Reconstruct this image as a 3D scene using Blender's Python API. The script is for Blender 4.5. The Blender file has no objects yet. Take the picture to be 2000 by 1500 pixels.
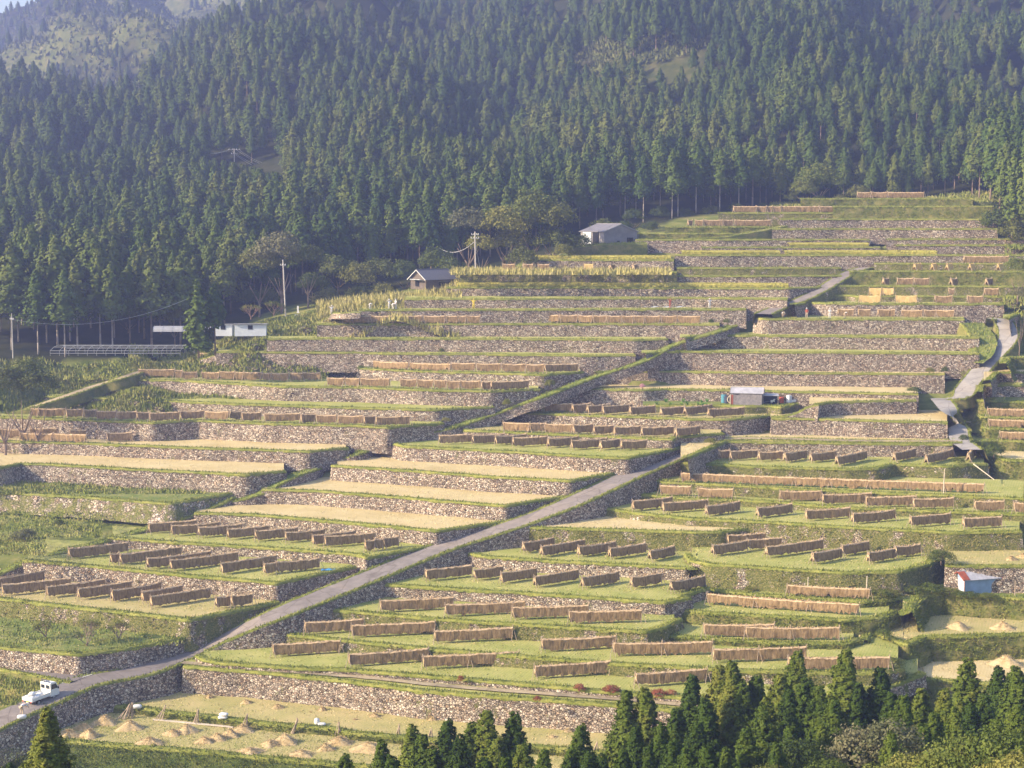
import bpy, bmesh, math, random
import numpy as np
from mathutils import Vector, Matrix, noise as mnoise
R=math.radians
sc=bpy.context.scene
COL=sc.collection
random.seed(4); RNG=np.random.default_rng(4)
# ---------------------------------------------------------------- camera, sky, sun, exposure
F=3170.0; YH=430.0; ZC=49.1
PITCH=math.atan((750-YH)/F)
cam_d=bpy.data.cameras.new('camera'); cam=bpy.data.objects.new('camera',cam_d); COL.objects.link(cam)
cam.location=(0,0,ZC); cam.rotation_euler=(math.pi/2-PITCH,0,0)
cam_d.sensor_width=36; cam_d.lens=36*F/2000; cam_d.clip_start=1; cam_d.clip_end=6000
sc.camera=cam
SUN_EL=27.0; SUN_AZ=17.0      # the sun stands to the left, a little on the camera's side of the walls
sdir=Vector((-math.cos(R(SUN_AZ))*math.cos(R(SUN_EL)),-math.sin(R(SUN_AZ))*math.cos(R(SUN_EL)),math.sin(R(SUN_EL))))
w=bpy.data.worlds.new('World'); sc.world=w; w.use_nodes=True
nt=w.node_tree; bg=nt.nodes['Background']; sky=nt.nodes.new('ShaderNodeTexSky'); sky.sky_type='NISHITA'; sky.sun_disc=False
sky.sun_elevation=R(SUN_EL); sky.sun_rotation=math.atan2(sdir.x,sdir.y); sky.air_density=1.3; sky.dust_density=2.0
nt.links.new(sky.outputs[0],bg.inputs[0]); bg.inputs[1].default_value=0.12
sl=bpy.data.lights.new('sun','SUN'); so=bpy.data.objects.new('sun',sl); COL.objects.link(so)
sl.energy=5.0; sl.angle=R(0.53); sl.color=(1.0,0.82,0.57)
so.rotation_euler=sdir.to_track_quat('Z','Y').to_euler()
sc.view_settings.view_transform='Standard'; sc.view_settings.look='None'; sc.view_settings.gamma=1; sc.view_settings.exposure=1.18
sc.cycles.volume_bounces=1; sc.cycles.max_bounces=5; sc.cycles.diffuse_bounces=2; sc.cycles.transparent_max_bounces=6
sc.cycles.use_denoising=True
HAZE=.00053
# ---------------------------------------------------------------- picture to place
CP,SP=math.cos(PITCH),math.sin(PITCH)
def ray(px,py):
    xc=(px-1000)/F; yc=-(py-750)/F
    return Vector((xc,CP+yc*SP,-SP+yc*CP))
def W(px,py,H):
    "point seen at px,py lying H metres below the camera"
    d=ray(px,py); s=-H/d.z; return Vector((d.x*s,d.y*s,ZC-H))
def WD(px,py,D):
    d=ray(px,py); s=D/d.y; return Vector((d.x*s,D,ZC+d.z*s))
TILE={'a':(0,1000,.35),'b':(650,1000,.35),'c':(1300,1000,.35),'d':(0,550,.35),'e':(650,550,.35),'f':(1300,550,.35),
'g':(1200,350,.4),'h':(600,400,.35),'i':(0,400,.35),'j':(1400,340,.3),'k':(1700,550,.15),'l':(1700,750,.15),'m':(1400,740,.1),'n':(0,1270,.14),'p':(0,0,1)}
def P(s,n=2):
    out=[];t='p';b=[]
    for q in s.split():
        if q in TILE: t=q
        elif q.isupper(): out[-1]=out[-1]+(q,)
        else:
            b.append(float(q))
            if len(b)==n:
                x0,y0,k=TILE[t]; out.append(tuple((x0 if i%2==0 else y0)+k*v for i,v in enumerate(b))); b=[]
    return out
# ---------------------------------------------------------------- helpers
def new_obj(name,me,mat=None,parent=None,loc=None):
    o=bpy.data.objects.new(name,me); COL.objects.link(o)
    if mat is not None and me is not None:
        for m in (mat if isinstance(mat,(list,tuple)) else [mat]): me.materials.append(m)
    if parent is not None: o.parent=parent
    if loc is not None: o.location=loc
    return o
def tag(o,label=None,cat=None,group=None,kind=None):
    if label: o['label']=label
    if cat: o['category']=cat
    if group: o['group']=group
    if kind: o['kind']=kind
    return o
def empty(name,loc=(0,0,0),rz=0,**k):
    o=bpy.data.objects.new(name,None); COL.objects.link(o); o.location=loc; o.rotation_euler=(0,0,rz); o.empty_display_size=.3
    return tag(o,**k)
class MB:
    def __init__(s): s.v=[]; s.f=[]; s.m=[]; s.n=0
    def add(s,v,f,mi=0):
        v=np.asarray(v,float).reshape(-1,3)
        for q in f: s.f.append([i+s.n for i in q]); s.m.append(mi)
        s.v.append(v); s.n+=len(v)
    def box(s,c,sz,rz=0,mi=0,rx=0,ry=0):
        M=Matrix.Translation(c)@Matrix.Rotation(rz,4,'Z')@Matrix.Rotation(ry,4,'Y')@Matrix.Rotation(rx,4,'X')
        vs=[M@Vector((x*sz[0]/2,y*sz[1]/2,z*sz[2]/2)) for x in(-1,1) for y in(-1,1) for z in(-1,1)]
        s.add([tuple(v) for v in vs],[(0,1,3,2),(4,6,7,5),(0,4,5,1),(2,3,7,6),(0,2,6,4),(1,5,7,3)],mi)
    def tube(s,a,b,r0,r1=None,n=6,mi=0):
        a=Vector(a);b=Vector(b); r1=r0 if r1 is None else r1
        d=(b-a).normalized(); u=d.orthogonal().normalized(); w_=d.cross(u)
        vs=[];
        for p,r in((a,r0),(b,r1)):
            for i in range(n):
                t=2*math.pi*i/n; vs.append(tuple(p+u*(r*math.cos(t))+w_*(r*math.sin(t))))
        fs=[(i,(i+1)%n,n+(i+1)%n,n+i) for i in range(n)]+[tuple(range(n))[::-1],tuple(range(n,2*n))]
        s.add(vs,fs,mi)
    def path(s,pts,r,n=5,mi=0):
        for a,b in zip(pts[:-1],pts[1:]): s.tube(a,b,r,n=n,mi=mi)
    def grid(s,G,mi=0,flip=False):
        G=np.asarray(G); a,b=G.shape[:2]
        fs=[]
        for i in range(a-1):
            for j in range(b-1):
                q=(i*b+j,i*b+j+1,(i+1)*b+j+1,(i+1)*b+j)
                fs.append(q[::-1] if flip else q)
        s.add(G.reshape(-1,3),fs,mi)
    def mesh(s,name,smooth=False):
        me=bpy.data.meshes.new(name)
        V=np.concatenate(s.v) if s.v else np.zeros((0,3))
        fill_mesh(me,V,s.f,s.m,smooth); return me
    def obj(s,name,mat,parent=None,loc=None,smooth=False):
        return new_obj(name,s.mesh(name,smooth),mat,parent,loc)
def fill_mesh(me,V,faces,mi=None,smooth=False):
    me.vertices.add(len(V)); me.vertices.foreach_set('co',np.asarray(V,np.float32).ravel())
    ln=np.array([len(f) for f in faces],np.int32); st=np.concatenate([[0],np.cumsum(ln)[:-1]]).astype(np.int32)
    li=np.fromiter((i for f in faces for i in f),np.int32)
    me.loops.add(len(li)); me.loops.foreach_set('vertex_index',li)
    me.polygons.add(len(ln)); me.polygons.foreach_set('loop_start',st); me.polygons.foreach_set('loop_total',ln)
    if mi is not None: me.polygons.foreach_set('material_index',np.asarray(mi,np.int32))
    me.polygons.foreach_set('use_smooth',np.full(len(ln),smooth,bool))
    me.update(calc_edges=True)
def tri_mesh(name,V,tri=3,mi=None,smooth=False):
    "V: n*tri vertices, each consecutive tri verts is one face"
    me=bpy.data.meshes.new(name); n=len(V)//tri
    me.vertices.add(len(V)); me.vertices.foreach_set('co',np.asarray(V,np.float32).ravel())
    me.loops.add(len(V)); me.loops.foreach_set('vertex_index',np.arange(len(V),dtype=np.int32))
    me.polygons.add(n); me.polygons.foreach_set('loop_start',np.arange(n,dtype=np.int32)*tri); me.polygons.foreach_set('loop_total',np.full(n,tri,np.int32))
    if mi is not None: me.polygons.foreach_set('material_index',np.asarray(mi,np.int32))
    me.update(calc_edges=True); return me
def join_np(name,parts,mats):
    "parts: list of (V,faces list or int tri size,material index)"
    me=bpy.data.meshes.new(name); Vs=[];lv=[];ln=[];mi=[];n=0
    for V,f,m in parts:
        V=np.asarray(V,np.float32).reshape(-1,3)
        if len(V)==0: continue
        if isinstance(f,int):
            lv.append(np.arange(len(V),dtype=np.int32)+n); k=len(V)//f; ln.append(np.full(k,f,np.int32)); mi.append(np.full(k,m,np.int32))
        else:
            f=np.asarray(f,np.int32); lv.append((f+n).ravel()); ln.append(np.full(len(f),f.shape[1],np.int32)); mi.append(np.full(len(f),m,np.int32))
        Vs.append(V); n+=len(V)
    V=np.concatenate(Vs);lv=np.concatenate(lv);ln=np.concatenate(ln);mi=np.concatenate(mi)
    me.vertices.add(len(V)); me.vertices.foreach_set('co',V.ravel())
    me.loops.add(len(lv)); me.loops.foreach_set('vertex_index',lv)
    st=np.concatenate([[0],np.cumsum(ln)[:-1]]).astype(np.int32)
    me.polygons.add(len(ln)); me.polygons.foreach_set('loop_start',st); me.polygons.foreach_set('loop_total',ln)
    me.polygons.foreach_set('material_index',mi)
    for m in mats: me.materials.append(m)
    me.update(calc_edges=True); return me
def gridfaces(a,b):
    i,j=np.meshgrid(np.arange(a-1),np.arange(b-1),indexing='ij'); i=i.ravel();j=j.ravel()
    return np.stack([i*b+j,i*b+j+1,(i+1)*b+j+1,(i+1)*b+j],1)
# ---------------------------------------------------------------- materials
def mat(name,rough=.9,spec=.2):
    m=bpy.data.materials.new(name); m.use_nodes=True; b=m.node_tree.nodes['Principled BSDF']
    b.inputs['Roughness'].default_value=rough; b.inputs['Specular IOR Level'].default_value=spec
    return m,m.node_tree.nodes,m.node_tree.links,b
def c4(c): return (c[0],c[1],c[2],1)
def ramp(N,stops,interp='LINEAR'):
    r=N.new('ShaderNodeValToRGB'); cr=r.color_ramp; cr.interpolation=interp
    while len(cr.elements)<len(stops): cr.elements.new(.5)
    for e,(p,c) in zip(cr.elements,stops): e.position=p; e.color=c4(c)
    return r
def pos(N,L,scale=(1,1,1),rot=(0,0,0),obj=False):
    if obj: s=N.new('ShaderNodeTexCoord').outputs['Object']
    else: s=N.new('ShaderNodeNewGeometry').outputs['Position']
    mp=N.new('ShaderNodeMapping'); mp.inputs['Scale'].default_value=scale; mp.inputs['Rotation'].default_value=rot
    L.new(s,mp.inputs[0]); return mp.outputs[0]
def ntex(N,L,v,scale,detail=3,rough=.6):
    n=N.new('ShaderNodeTexNoise'); n.inputs['Scale'].default_value=scale; n.inputs['Detail'].default_value=detail; n.inputs['Roughness'].default_value=rough
    L.new(v,n.inputs['Vector']); return n.outputs['Fac']
def mixc(N,L,f,a,b,mode='MIX'):
    m=N.new('ShaderNodeMix'); m.data_type='RGBA'; m.blend_type=mode
    for s,v in((m.inputs[0],f),(m.inputs[6],a),(m.inputs[7],b)):
        if isinstance(v,(int,float)): s.default_value=v
        elif isinstance(v,tuple): s.default_value=c4(v)
        else: L.new(v,s)
    return m.outputs[2]
def mathn(N,L,op,a,b=None,clamp=False):
    m=N.new('ShaderNodeMath'); m.operation=op; m.use_clamp=clamp
    for s,v in((m.inputs[0],a),(m.inputs[1],b)):
        if v is None: continue
        if isinstance(v,(int,float)): s.default_value=v
        else: L.new(v,s)
    return m.outputs[0]
def bump(N,L,h,b,strength=.5,dist=.05):
    n=N.new('ShaderNodeBump'); n.inputs['Strength'].default_value=strength; n.inputs['Distance'].default_value=dist
    L.new(h,n.inputs['Height']); L.new(n.outputs[0],b.inputs['Normal'])
def m_simple(name,c,rough=.7,spec=.3,var=.15,scale=3,metal=0):
    m,N,L,b=mat(name,rough,spec); v=pos(N,L,obj=True); f=ntex(N,L,v,scale)
    d=tuple(x*(1-var) for x in c); u=tuple(min(1,x*(1+var)) for x in c)
    r=ramp(N,[(.3,d),(.7,u)]); L.new(f,r.inputs[0]); L.new(r.outputs[0],b.inputs['Base Color']); b.inputs['Metallic'].default_value=metal
    return m
def m_stone(name,over=.12,warm=1.0,size=4.5):
    m,N,L,b=mat(name,.95,.1); v=pos(N,L,(1,1,1.25))
    nz=N.new('ShaderNodeTexNoise'); nz.inputs['Scale'].default_value=2.2; L.new(v,nz.inputs['Vector'])
    vv=mixc(N,L,.12,v,nz.outputs['Color'])
    vo=N.new('ShaderNodeTexVoronoi'); vo.inputs['Scale'].default_value=size; L.new(vv,vo.inputs['Vector'])
    ve=N.new('ShaderNodeTexVoronoi'); ve.feature='DISTANCE_TO_EDGE'; ve.inputs['Scale'].default_value=size; L.new(vv,ve.inputs['Vector'])
    sp=N.new('ShaderNodeSeparateColor'); L.new(vo.outputs['Color'],sp.inputs[0])
    rc=ramp(N,[(0,(.20,.17,.14)),(.25,(.31,.265,.22)),(.55,(.43,.375,.315)),(.8,(.56,.495,.425)),(1,(.73,.67,.58))]); L.new(sp.outputs[0],rc.inputs[0])
    rt=ramp(N,[(0,(1,1,1)),(.6,(1.0,.97,.93)),(.85,(.98,.83,.72)),(1,(.85,.9,.92))]); L.new(sp.outputs[1],rt.inputs[0])
    c=mixc(N,L,1.0,rc.outputs[0],rt.outputs[0],'MULTIPLY')
    big=ntex(N,L,v,.16,4); rb=ramp(N,[(.3,(.72,.70,.68)),(.62,(1.12,1.08,1.04))]); L.new(big,rb.inputs[0])
    c=mixc(N,L,.8,c,rb.outputs[0],'MULTIPLY')
    fine=ntex(N,L,v,14,3); rf=ramp(N,[(.3,(.78,.78,.78)),(.7,(1.15,1.15,1.15))]); L.new(fine,rf.inputs[0]); c=mixc(N,L,.7,c,rf.outputs[0],'MULTIPLY')
    re=ramp(N,[(.0,(.07,.06,.05)),(.03,(.16,.14,.12)),(.10,(1,1,1))]); L.new(ve.outputs['Distance'],re.inputs[0])
    c=mixc(N,L,1.0,c,re.outputs[0],'MULTIPLY')
    # plants and moss growing out of the joints
    g1=ntex(N,L,pos(N,L,(1,1,.6)),.55,5,.7); g2=ntex(N,L,v,3.2,4,.7); g=mathn(N,L,'ADD',mathn(N,L,'MULTIPLY',g1,.7),mathn(N,L,'MULTIPLY',g2,.3))
    t=.66-over*.38
    rg=ramp(N,[(t-.03,(0,0,0)),(t+.03,(1,1,1))]); L.new(g,rg.inputs[0])
    gn=ntex(N,L,v,5,2); gc=ramp(N,[(.25,(.075,.095,.025)),(.5,(.16,.165,.05)),(.75,(.32,.26,.12))]); L.new(gn,gc.inputs[0])
    c=mixc(N,L,rg.outputs[0],c,gc.outputs[0])
    L.new(c,b.inputs['Base Color'])
    h=mathn(N,L,'ADD',mathn(N,L,'MINIMUM',ve.outputs['Distance'],.16),mathn(N,L,'MULTIPLY',fine,.03))
    bump(N,L,h,b,.9,.35); return m
def m_grass(name,stops,s1=.5,s2=6,bs=.4,rowdir=None,rowk=.0):
    m,N,L,b=mat(name,.95,.1); v=pos(N,L)
    a=ntex(N,L,v,s1,5,.65); d=ntex(N,L,v,s2,4,.75)
    f=mathn(N,L,'ADD',mathn(N,L,'MULTIPLY',a,.6),mathn(N,L,'MULTIPLY',d,.4))
    if rowdir is not None:
        wv=N.new('ShaderNodeTexWave'); wv.inputs['Scale'].default_value=1.0; wv.inputs['Distortion'].default_value=1.2; wv.inputs['Detail Scale'].default_value=.6
        L.new(pos(N,L,(1,1,1),(0,0,rowdir)),wv.inputs['Vector']); f=mathn(N,L,'ADD',mathn(N,L,'MULTIPLY',f,1-rowk),mathn(N,L,'MULTIPLY',wv.outputs['Fac'],rowk))
    r=ramp(N,stops); L.new(f,r.inputs[0]); L.new(r.outputs[0],b.inputs['Base Color']); bump(N,L,d,b,bs,.12); return m
M={}
M['s']=m_stone('fieldstone',.10); M['m']=m_stone('overgrown_fieldstone',.55); M['r']=m_stone('rubble_and_weeds',.40,size=2.8)
M['lit']=m_stone('pale_fieldstone',.15)
M['g']=m_grass('grassy_bank',[(.28,(.06,.08,.02)),(.45,(.13,.145,.035)),(.6,(.24,.205,.08)),(.75,(.36,.27,.13))],.7,5,.8)
M['h']=m_grass('leafy_bank',[(.28,(.03,.05,.012)),(.45,(.07,.10,.025)),(.6,(.13,.145,.045)),(.75,(.22,.17,.08))],1.1,5,1)
M['tan']=m_grass('dry_straw_field',[(.3,(.44,.34,.155)),(.5,(.56,.45,.23)),(.66,(.63,.53,.30)),(.8,(.42,.38,.14))],.22,6,.5,.35,.06)
M['stub']=m_grass('rice_stubble',[(.3,(.30,.29,.095)),(.46,(.40,.355,.14)),(.6,(.50,.405,.19)),(.75,(.60,.47,.26))],.22,7,.6,.35,.07)
M['green']=m_grass('green_stubble',[(.28,(.21,.25,.055)),(.45,(.32,.335,.09)),(.6,(.45,.42,.15)),(.8,(.60,.50,.24))],.22,7,.6,.35,.07)
M['weed']=m_grass('weedy_ground',[(.25,(.06,.10,.02)),(.42,(.14,.19,.04)),(.58,(.25,.25,.08)),(.75,(.40,.32,.16))],.5,4,.7)
M['rice']=M['green']
M['edge']=m_grass('edge_grass',[(.28,(.09,.12,.024)),(.45,(.18,.20,.042)),(.6,(.31,.30,.08)),(.78,(.46,.39,.16))],.6,5,.7)
M['blade']=m_grass('grass_blades',[(.3,(.08,.12,.022)),(.48,(.18,.215,.042)),(.62,(.32,.32,.08)),(.8,(.50,.42,.17))],.7,5,.2)
M['dryblade']=m_grass('dry_grass_blades',[(.3,(.16,.17,.04)),(.5,(.33,.29,.10)),(.7,(.48,.38,.18))],.7,5,.2)
M['ricecrop']=m_grass('ripe_rice',[(.3,(.30,.29,.06)),(.5,(.42,.38,.09)),(.7,(.54,.47,.15))],2,9,.6)
def m_road(name,a,b_):
    m,N,L,b=mat(name,.9,.15); v=pos(N,L); f=ntex(N,L,v,.7,5,.6); g=ntex(N,L,v,14,3,.7)
    r=ramp(N,[(.3,a),(.7,b_)]); L.new(f,r.inputs[0]); r2=ramp(N,[(.3,(.75,.75,.75)),(.7,(1.15,1.15,1.15))]); L.new(g,r2.inputs[0])
    vo=N.new('ShaderNodeTexVoronoi'); vo.feature='DISTANCE_TO_EDGE'; vo.inputs['Scale'].default_value=.33; L.new(pos(N,L),vo.inputs['Vector']); rk=ramp(N,[(0,(.62,.60,.58)),(.03,(1,1,1))]); L.new(vo.outputs['Distance'],rk.inputs[0])
    vp=N.new('ShaderNodeTexVoronoi'); vp.inputs['Scale'].default_value=.16; L.new(pos(N,L),vp.inputs['Vector']); sp=N.new('ShaderNodeSeparateColor'); L.new(vp.outputs['Color'],sp.inputs[0]); rp=ramp(N,[(0,(.82,.82,.84)),(.5,(1,1,1)),(1,(1.14,1.10,1.05))]); L.new(sp.outputs[0],rp.inputs[0])
    cc=mixc(N,L,1.0,mixc(N,L,.7,r.outputs[0],r2.outputs[0],'MULTIPLY'),rp.outputs[0],'MULTIPLY'); L.new(mixc(N,L,.8,cc,rk.outputs[0],'MULTIPLY'),b.inputs['Base Color']); bump(N,L,g,b,.3,.02); return m
M['strawbits']=m_grass('scattered_straw',[(.3,(.42,.32,.15)),(.5,(.58,.46,.24)),(.72,(.72,.60,.36))],.6,6,.2)
M['asphalt']=m_road('asphalt',(.20,.175,.16),(.29,.255,.235)); M['concrete']=m_road('concrete',(.30,.28,.26),(.42,.39,.36)); M['dirt']=m_road('dirt_track',(.30,.24,.15),(.46,.38,.25))
M['path']=m_grass('trodden_grass',[(.3,(.11,.16,.03)),(.5,(.20,.24,.05)),(.7,(.33,.31,.12))],.6,6,.4)
def m_straw(name,stops,sc_=1.0):
    m,N,L,b=mat(name,.9,.1); v=pos(N,L,(7,7,.9)); f=ntex(N,L,v,1.0,4,.7); g=ntex(N,L,pos(N,L),1.6,3)
    f=mathn(N,L,'ADD',mathn(N,L,'MULTIPLY',f,.75),mathn(N,L,'MULTIPLY',g,.25))
    r=ramp(N,stops); L.new(f,r.inputs[0]); L.new(r.outputs[0],b.inputs['Base Color']); bump(N,L,f,b,.8,.08); return m
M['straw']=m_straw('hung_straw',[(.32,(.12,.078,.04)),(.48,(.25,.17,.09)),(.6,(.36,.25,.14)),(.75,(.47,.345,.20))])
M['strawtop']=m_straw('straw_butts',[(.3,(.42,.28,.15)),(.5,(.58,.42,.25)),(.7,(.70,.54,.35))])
M['strawnew']=m_straw('fresh_straw',[(.3,(.50,.33,.12)),(.5,(.68,.48,.20)),(.7,(.80,.60,.30))])
M['heap']=m_grass('straw_heap',[(.28,(.44,.32,.16)),(.5,(.58,.44,.24)),(.72,(.70,.57,.36))],1.5,9,.9)
M['wood']=m_simple('weathered_pole',(.42,.33,.25),.9,.1,.25,5); M['pale_wood']=m_simple('pale_plank',(.58,.50,.40),.9,.1,.2,4)
def m_leaf(name,stops,trans=.25,rnd=.35):
    m,N,L,b=mat(name,.75,.15); v=pos(N,L); f=ntex(N,L,v,.9,3,.7); oi=N.new('ShaderNodeObjectInfo')
    g=ntex(N,L,v,.022,2,.4)  # broad tone patches: stand colour, plus shading between stands painted into the leaves
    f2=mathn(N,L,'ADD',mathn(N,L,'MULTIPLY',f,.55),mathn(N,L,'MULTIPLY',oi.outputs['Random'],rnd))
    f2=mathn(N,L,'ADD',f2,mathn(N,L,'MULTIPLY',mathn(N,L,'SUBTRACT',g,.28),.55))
    r=ramp(N,stops); L.new(f2,r.inputs[0]); L.new(r.outputs[0],b.inputs['Base Color'])
    tr=N.new('ShaderNodeBsdfTranslucent'); L.new(r.outputs[0],tr.inputs[0]); mx=N.new('ShaderNodeMixShader'); mx.inputs[0].default_value=trans
    out=[n for n in N if n.type=='OUTPUT_MATERIAL'][0]; L.new(b.outputs[0],mx.inputs[1]); L.new(tr.outputs[0],mx.inputs[2]); L.new(mx.outputs[0],out.inputs[0]); return m
M['cedar']=m_leaf('cedar_foliage',[(.25,(.03,.058,.010)),(.45,(.065,.11,.014)),(.62,(.125,.17,.022)),(.8,(.21,.22,.04))],.3)
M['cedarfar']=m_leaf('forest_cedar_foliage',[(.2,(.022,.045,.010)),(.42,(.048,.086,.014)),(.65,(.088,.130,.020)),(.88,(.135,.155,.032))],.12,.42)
M['leaf']=m_leaf('broad_leaves',[(.25,(.04,.065,.016)),(.5,(.085,.115,.026)),(.75,(.17,.175,.045))])
M['leafy']=m_leaf('yellow_green_leaves',[(.25,(.05,.08,.018)),(.5,(.115,.15,.03)),(.75,(.25,.24,.06))])
M['leafgrey']=m_leaf('grey_green_leaves',[(.25,(.07,.08,.04)),(.5,(.13,.14,.07)),(.75,(.24,.22,.12))])
M['redleaf']=m_leaf('red_weeds',[(.25,(.16,.05,.03)),(.5,(.32,.10,.06)),(.75,(.42,.2,.1))])
M['scrub']=m_grass('hill_scrub',[(.3,(.05,.075,.02)),(.5,(.11,.125,.04)),(.72,(.20,.18,.08))],.2,1.5,.2)
M['bark']=m_simple('bark',(.24,.18,.14),.95,.05,.3,6); M['palebark']=m_simple('pale_bark',(.38,.33,.29),.95,.05,.25,6)
M['white']=m_simple('white_paint',(.80,.80,.79),.35,.5,.03,2); M['cloth']=m_simple('white_cloth',(.74,.73,.72),.9,.1,.06,5)
M['glass']=m_simple('dark_window',(.03,.035,.04),.1,.6,.1,2); M['tyre']=m_simple('tyre_rubber',(.02,.02,.02),.9,.1,.2,4)
M['rim']=m_simple('steel_rim',(.5,.5,.5),.4,.5,.1,4,.6); M['yellow']=m_simple('yellow_plate',(.75,.50,.03),.5,.3,.05,2)
M['red']=m_simple('red_paint',(.45,.06,.035),.5,.3,.1,3); M['blue']=m_simple('blue_plastic',(.06,.27,.55),.5,.3,.15,3)
M['skin']=m_simple('skin',(.50,.30,.20),.7,.3,.05,8); M['shirt']=m_simple('pale_shirt',(.55,.55,.60),.9,.1,.1,6); M['navy']=m_simple('dark_cloth',(.06,.07,.10),.9,.1,.15,6)
M['ycloth']=m_simple('yellow_cloth',(.70,.55,.08),.9,.1,.1,6); M['rcloth']=m_simple('rust_red_cloth',(.38,.10,.06),.9,.1,.1,6); M['beige']=m_simple('beige_cloth',(.50,.40,.30),.9,.1,.1,6)
M['grey']=m_simple('grey_metal',(.36,.36,.38),.5,.4,.1,2,.3); M['galv']=m_simple('galvanised_pipe',(.30,.31,.34),.6,.3,.08,3,.1)
M['concpole']=m_simple('concrete_pole',(.50,.46,.42),.85,.2,.08,2); M['wire']=m_simple('pale_wire',(.48,.48,.50),.5,.4,.05,2)
M['bluewall']=m_simple('blue_painted_sheet',(.24,.34,.48),.6,.3,.12,1.5); M['palewall']=m_simple('pale_sheet_wall',(.62,.66,.72),.7,.2,.06,2)
M['roofwhite']=m_simple('pale_sheet_roof',(.40,.40,.44),.5,.3,.2,1.2); M['rust']=m_simple('rusty_red_sheet',(.30,.085,.05),.8,.2,.3,3)
M['barn']=m_simple('grey_corrugated_sheet',(.30,.28,.285),.8,.2,.15,.8); M['barnroof']=m_simple('grey_roof_sheet',(.22,.21,.235),.6,.3,.12,.6)
M['tileroof']=m_simple('grey_roof_tiles',(.13,.13,.155),.6,.3,.2,4); M['brownwall']=m_simple('brown_boards',(.15,.125,.105),.9,.1,.2,3); M['dark']=m_simple('dark_opening',(.02,.02,.022),.9,.1,.1,2)
M['shedwall']=m_simple('weathered_grey_boards',(.27,.25,.26),.9,.1,.25,3); M['brick']=m_simple('red_brown_boards',(.26,.085,.06),.9,.1,.2,4); M['teal']=m_simple('teal_plastic',(.08,.25,.33),.5,.3,.15,3)
M['orange']=m_simple('orange_red_plastic',(.50,.11,.06),.5,.3,.1,3); M['pink']=m_simple('pink_flowers',(.65,.38,.42),.8,.1,.2,6)
M['veg']=m_leaf('vegetable_leaves',[(.25,(.05,.13,.02)),(.5,(.12,.26,.04)),(.75,(.25,.40,.08))])
# ---------------------------------------------------------------- terraces: height below camera, wall kind, ground kind, lower neighbours, what it is, traced edge
H={'F0':49.14,'F1':48.6,'G0':46.28,'G1':43.94,'G2':41.81,'G3':38.83,'J':46.38,'K1':44.57,'L0':44.24,'L1':42.4,'L10':26.03,'L2':40.47,'L3':39.27,'L4':37.47,'L5':35.58,'L6':33.59,'L7':31.56,'L8':30.28,'L9':28.85,'M1':42.47,'M2':41.85,'P':45.94,'Q1':31.17,'Q2':28.78,'Q3':26.79,'R1':45.38,'R2':44.23,'R3':42.68,'R3p':43.71,'R4':41.3,'R5':39.83,'R5r':39.28,'R6a':35.91,'R6b':36.72,'R6t':37.58,'R7':34.58,'R8':32.97,'Rb':26.79,'S1':7.86,'S2':9.12,'S3':11.57,'S4':13.18,'S5':14.17,'S6':16.33,'S7':18.83,'S8':20.96,'S9':23.94,'T1':9.92,'T2':8.61,'T2l':9.18,'T3':6.41,'T3b':7.26,'T4':5.07,'T4r':4.67,'T5':3.69,'T5l':2.56,'T5r':3.58,'T6':1.68,'T6l':1.31,'T7':-0.2,'T7l':-1.45,'T8':-2.75,'T9':-4.37,'U1':33.72,'U10':14.96,'U11':13.37,'U12':11.85,'U2':31.97,'U3':29.27,'U4':27.58,'U5':25.34,'U6':23.62,'U7':21.42,'U8':19.27,'U9':17.19,'Vg':27.79,'W0':37.66,'W1':36.25,'X1':15.9,'X2':21.7,'X3':23.6,'X4':25.1,'X5':26.84,'X6':28.69,'X7':29.94,'X8':31.37,'X9':32.71}
DF={'T1':291,'T2l':290,'T2':295,'T3b':298,'T3':301,'T4':307,'T5':311,'T6':316,'T7':321,'T8':327,'T9':334,'T5l':315,'T6l':322,'T7l':331,'T4r':306,'T5r':311,'S1':296,'S2':291,'S3':286}   # distance of edges seen almost level
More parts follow.
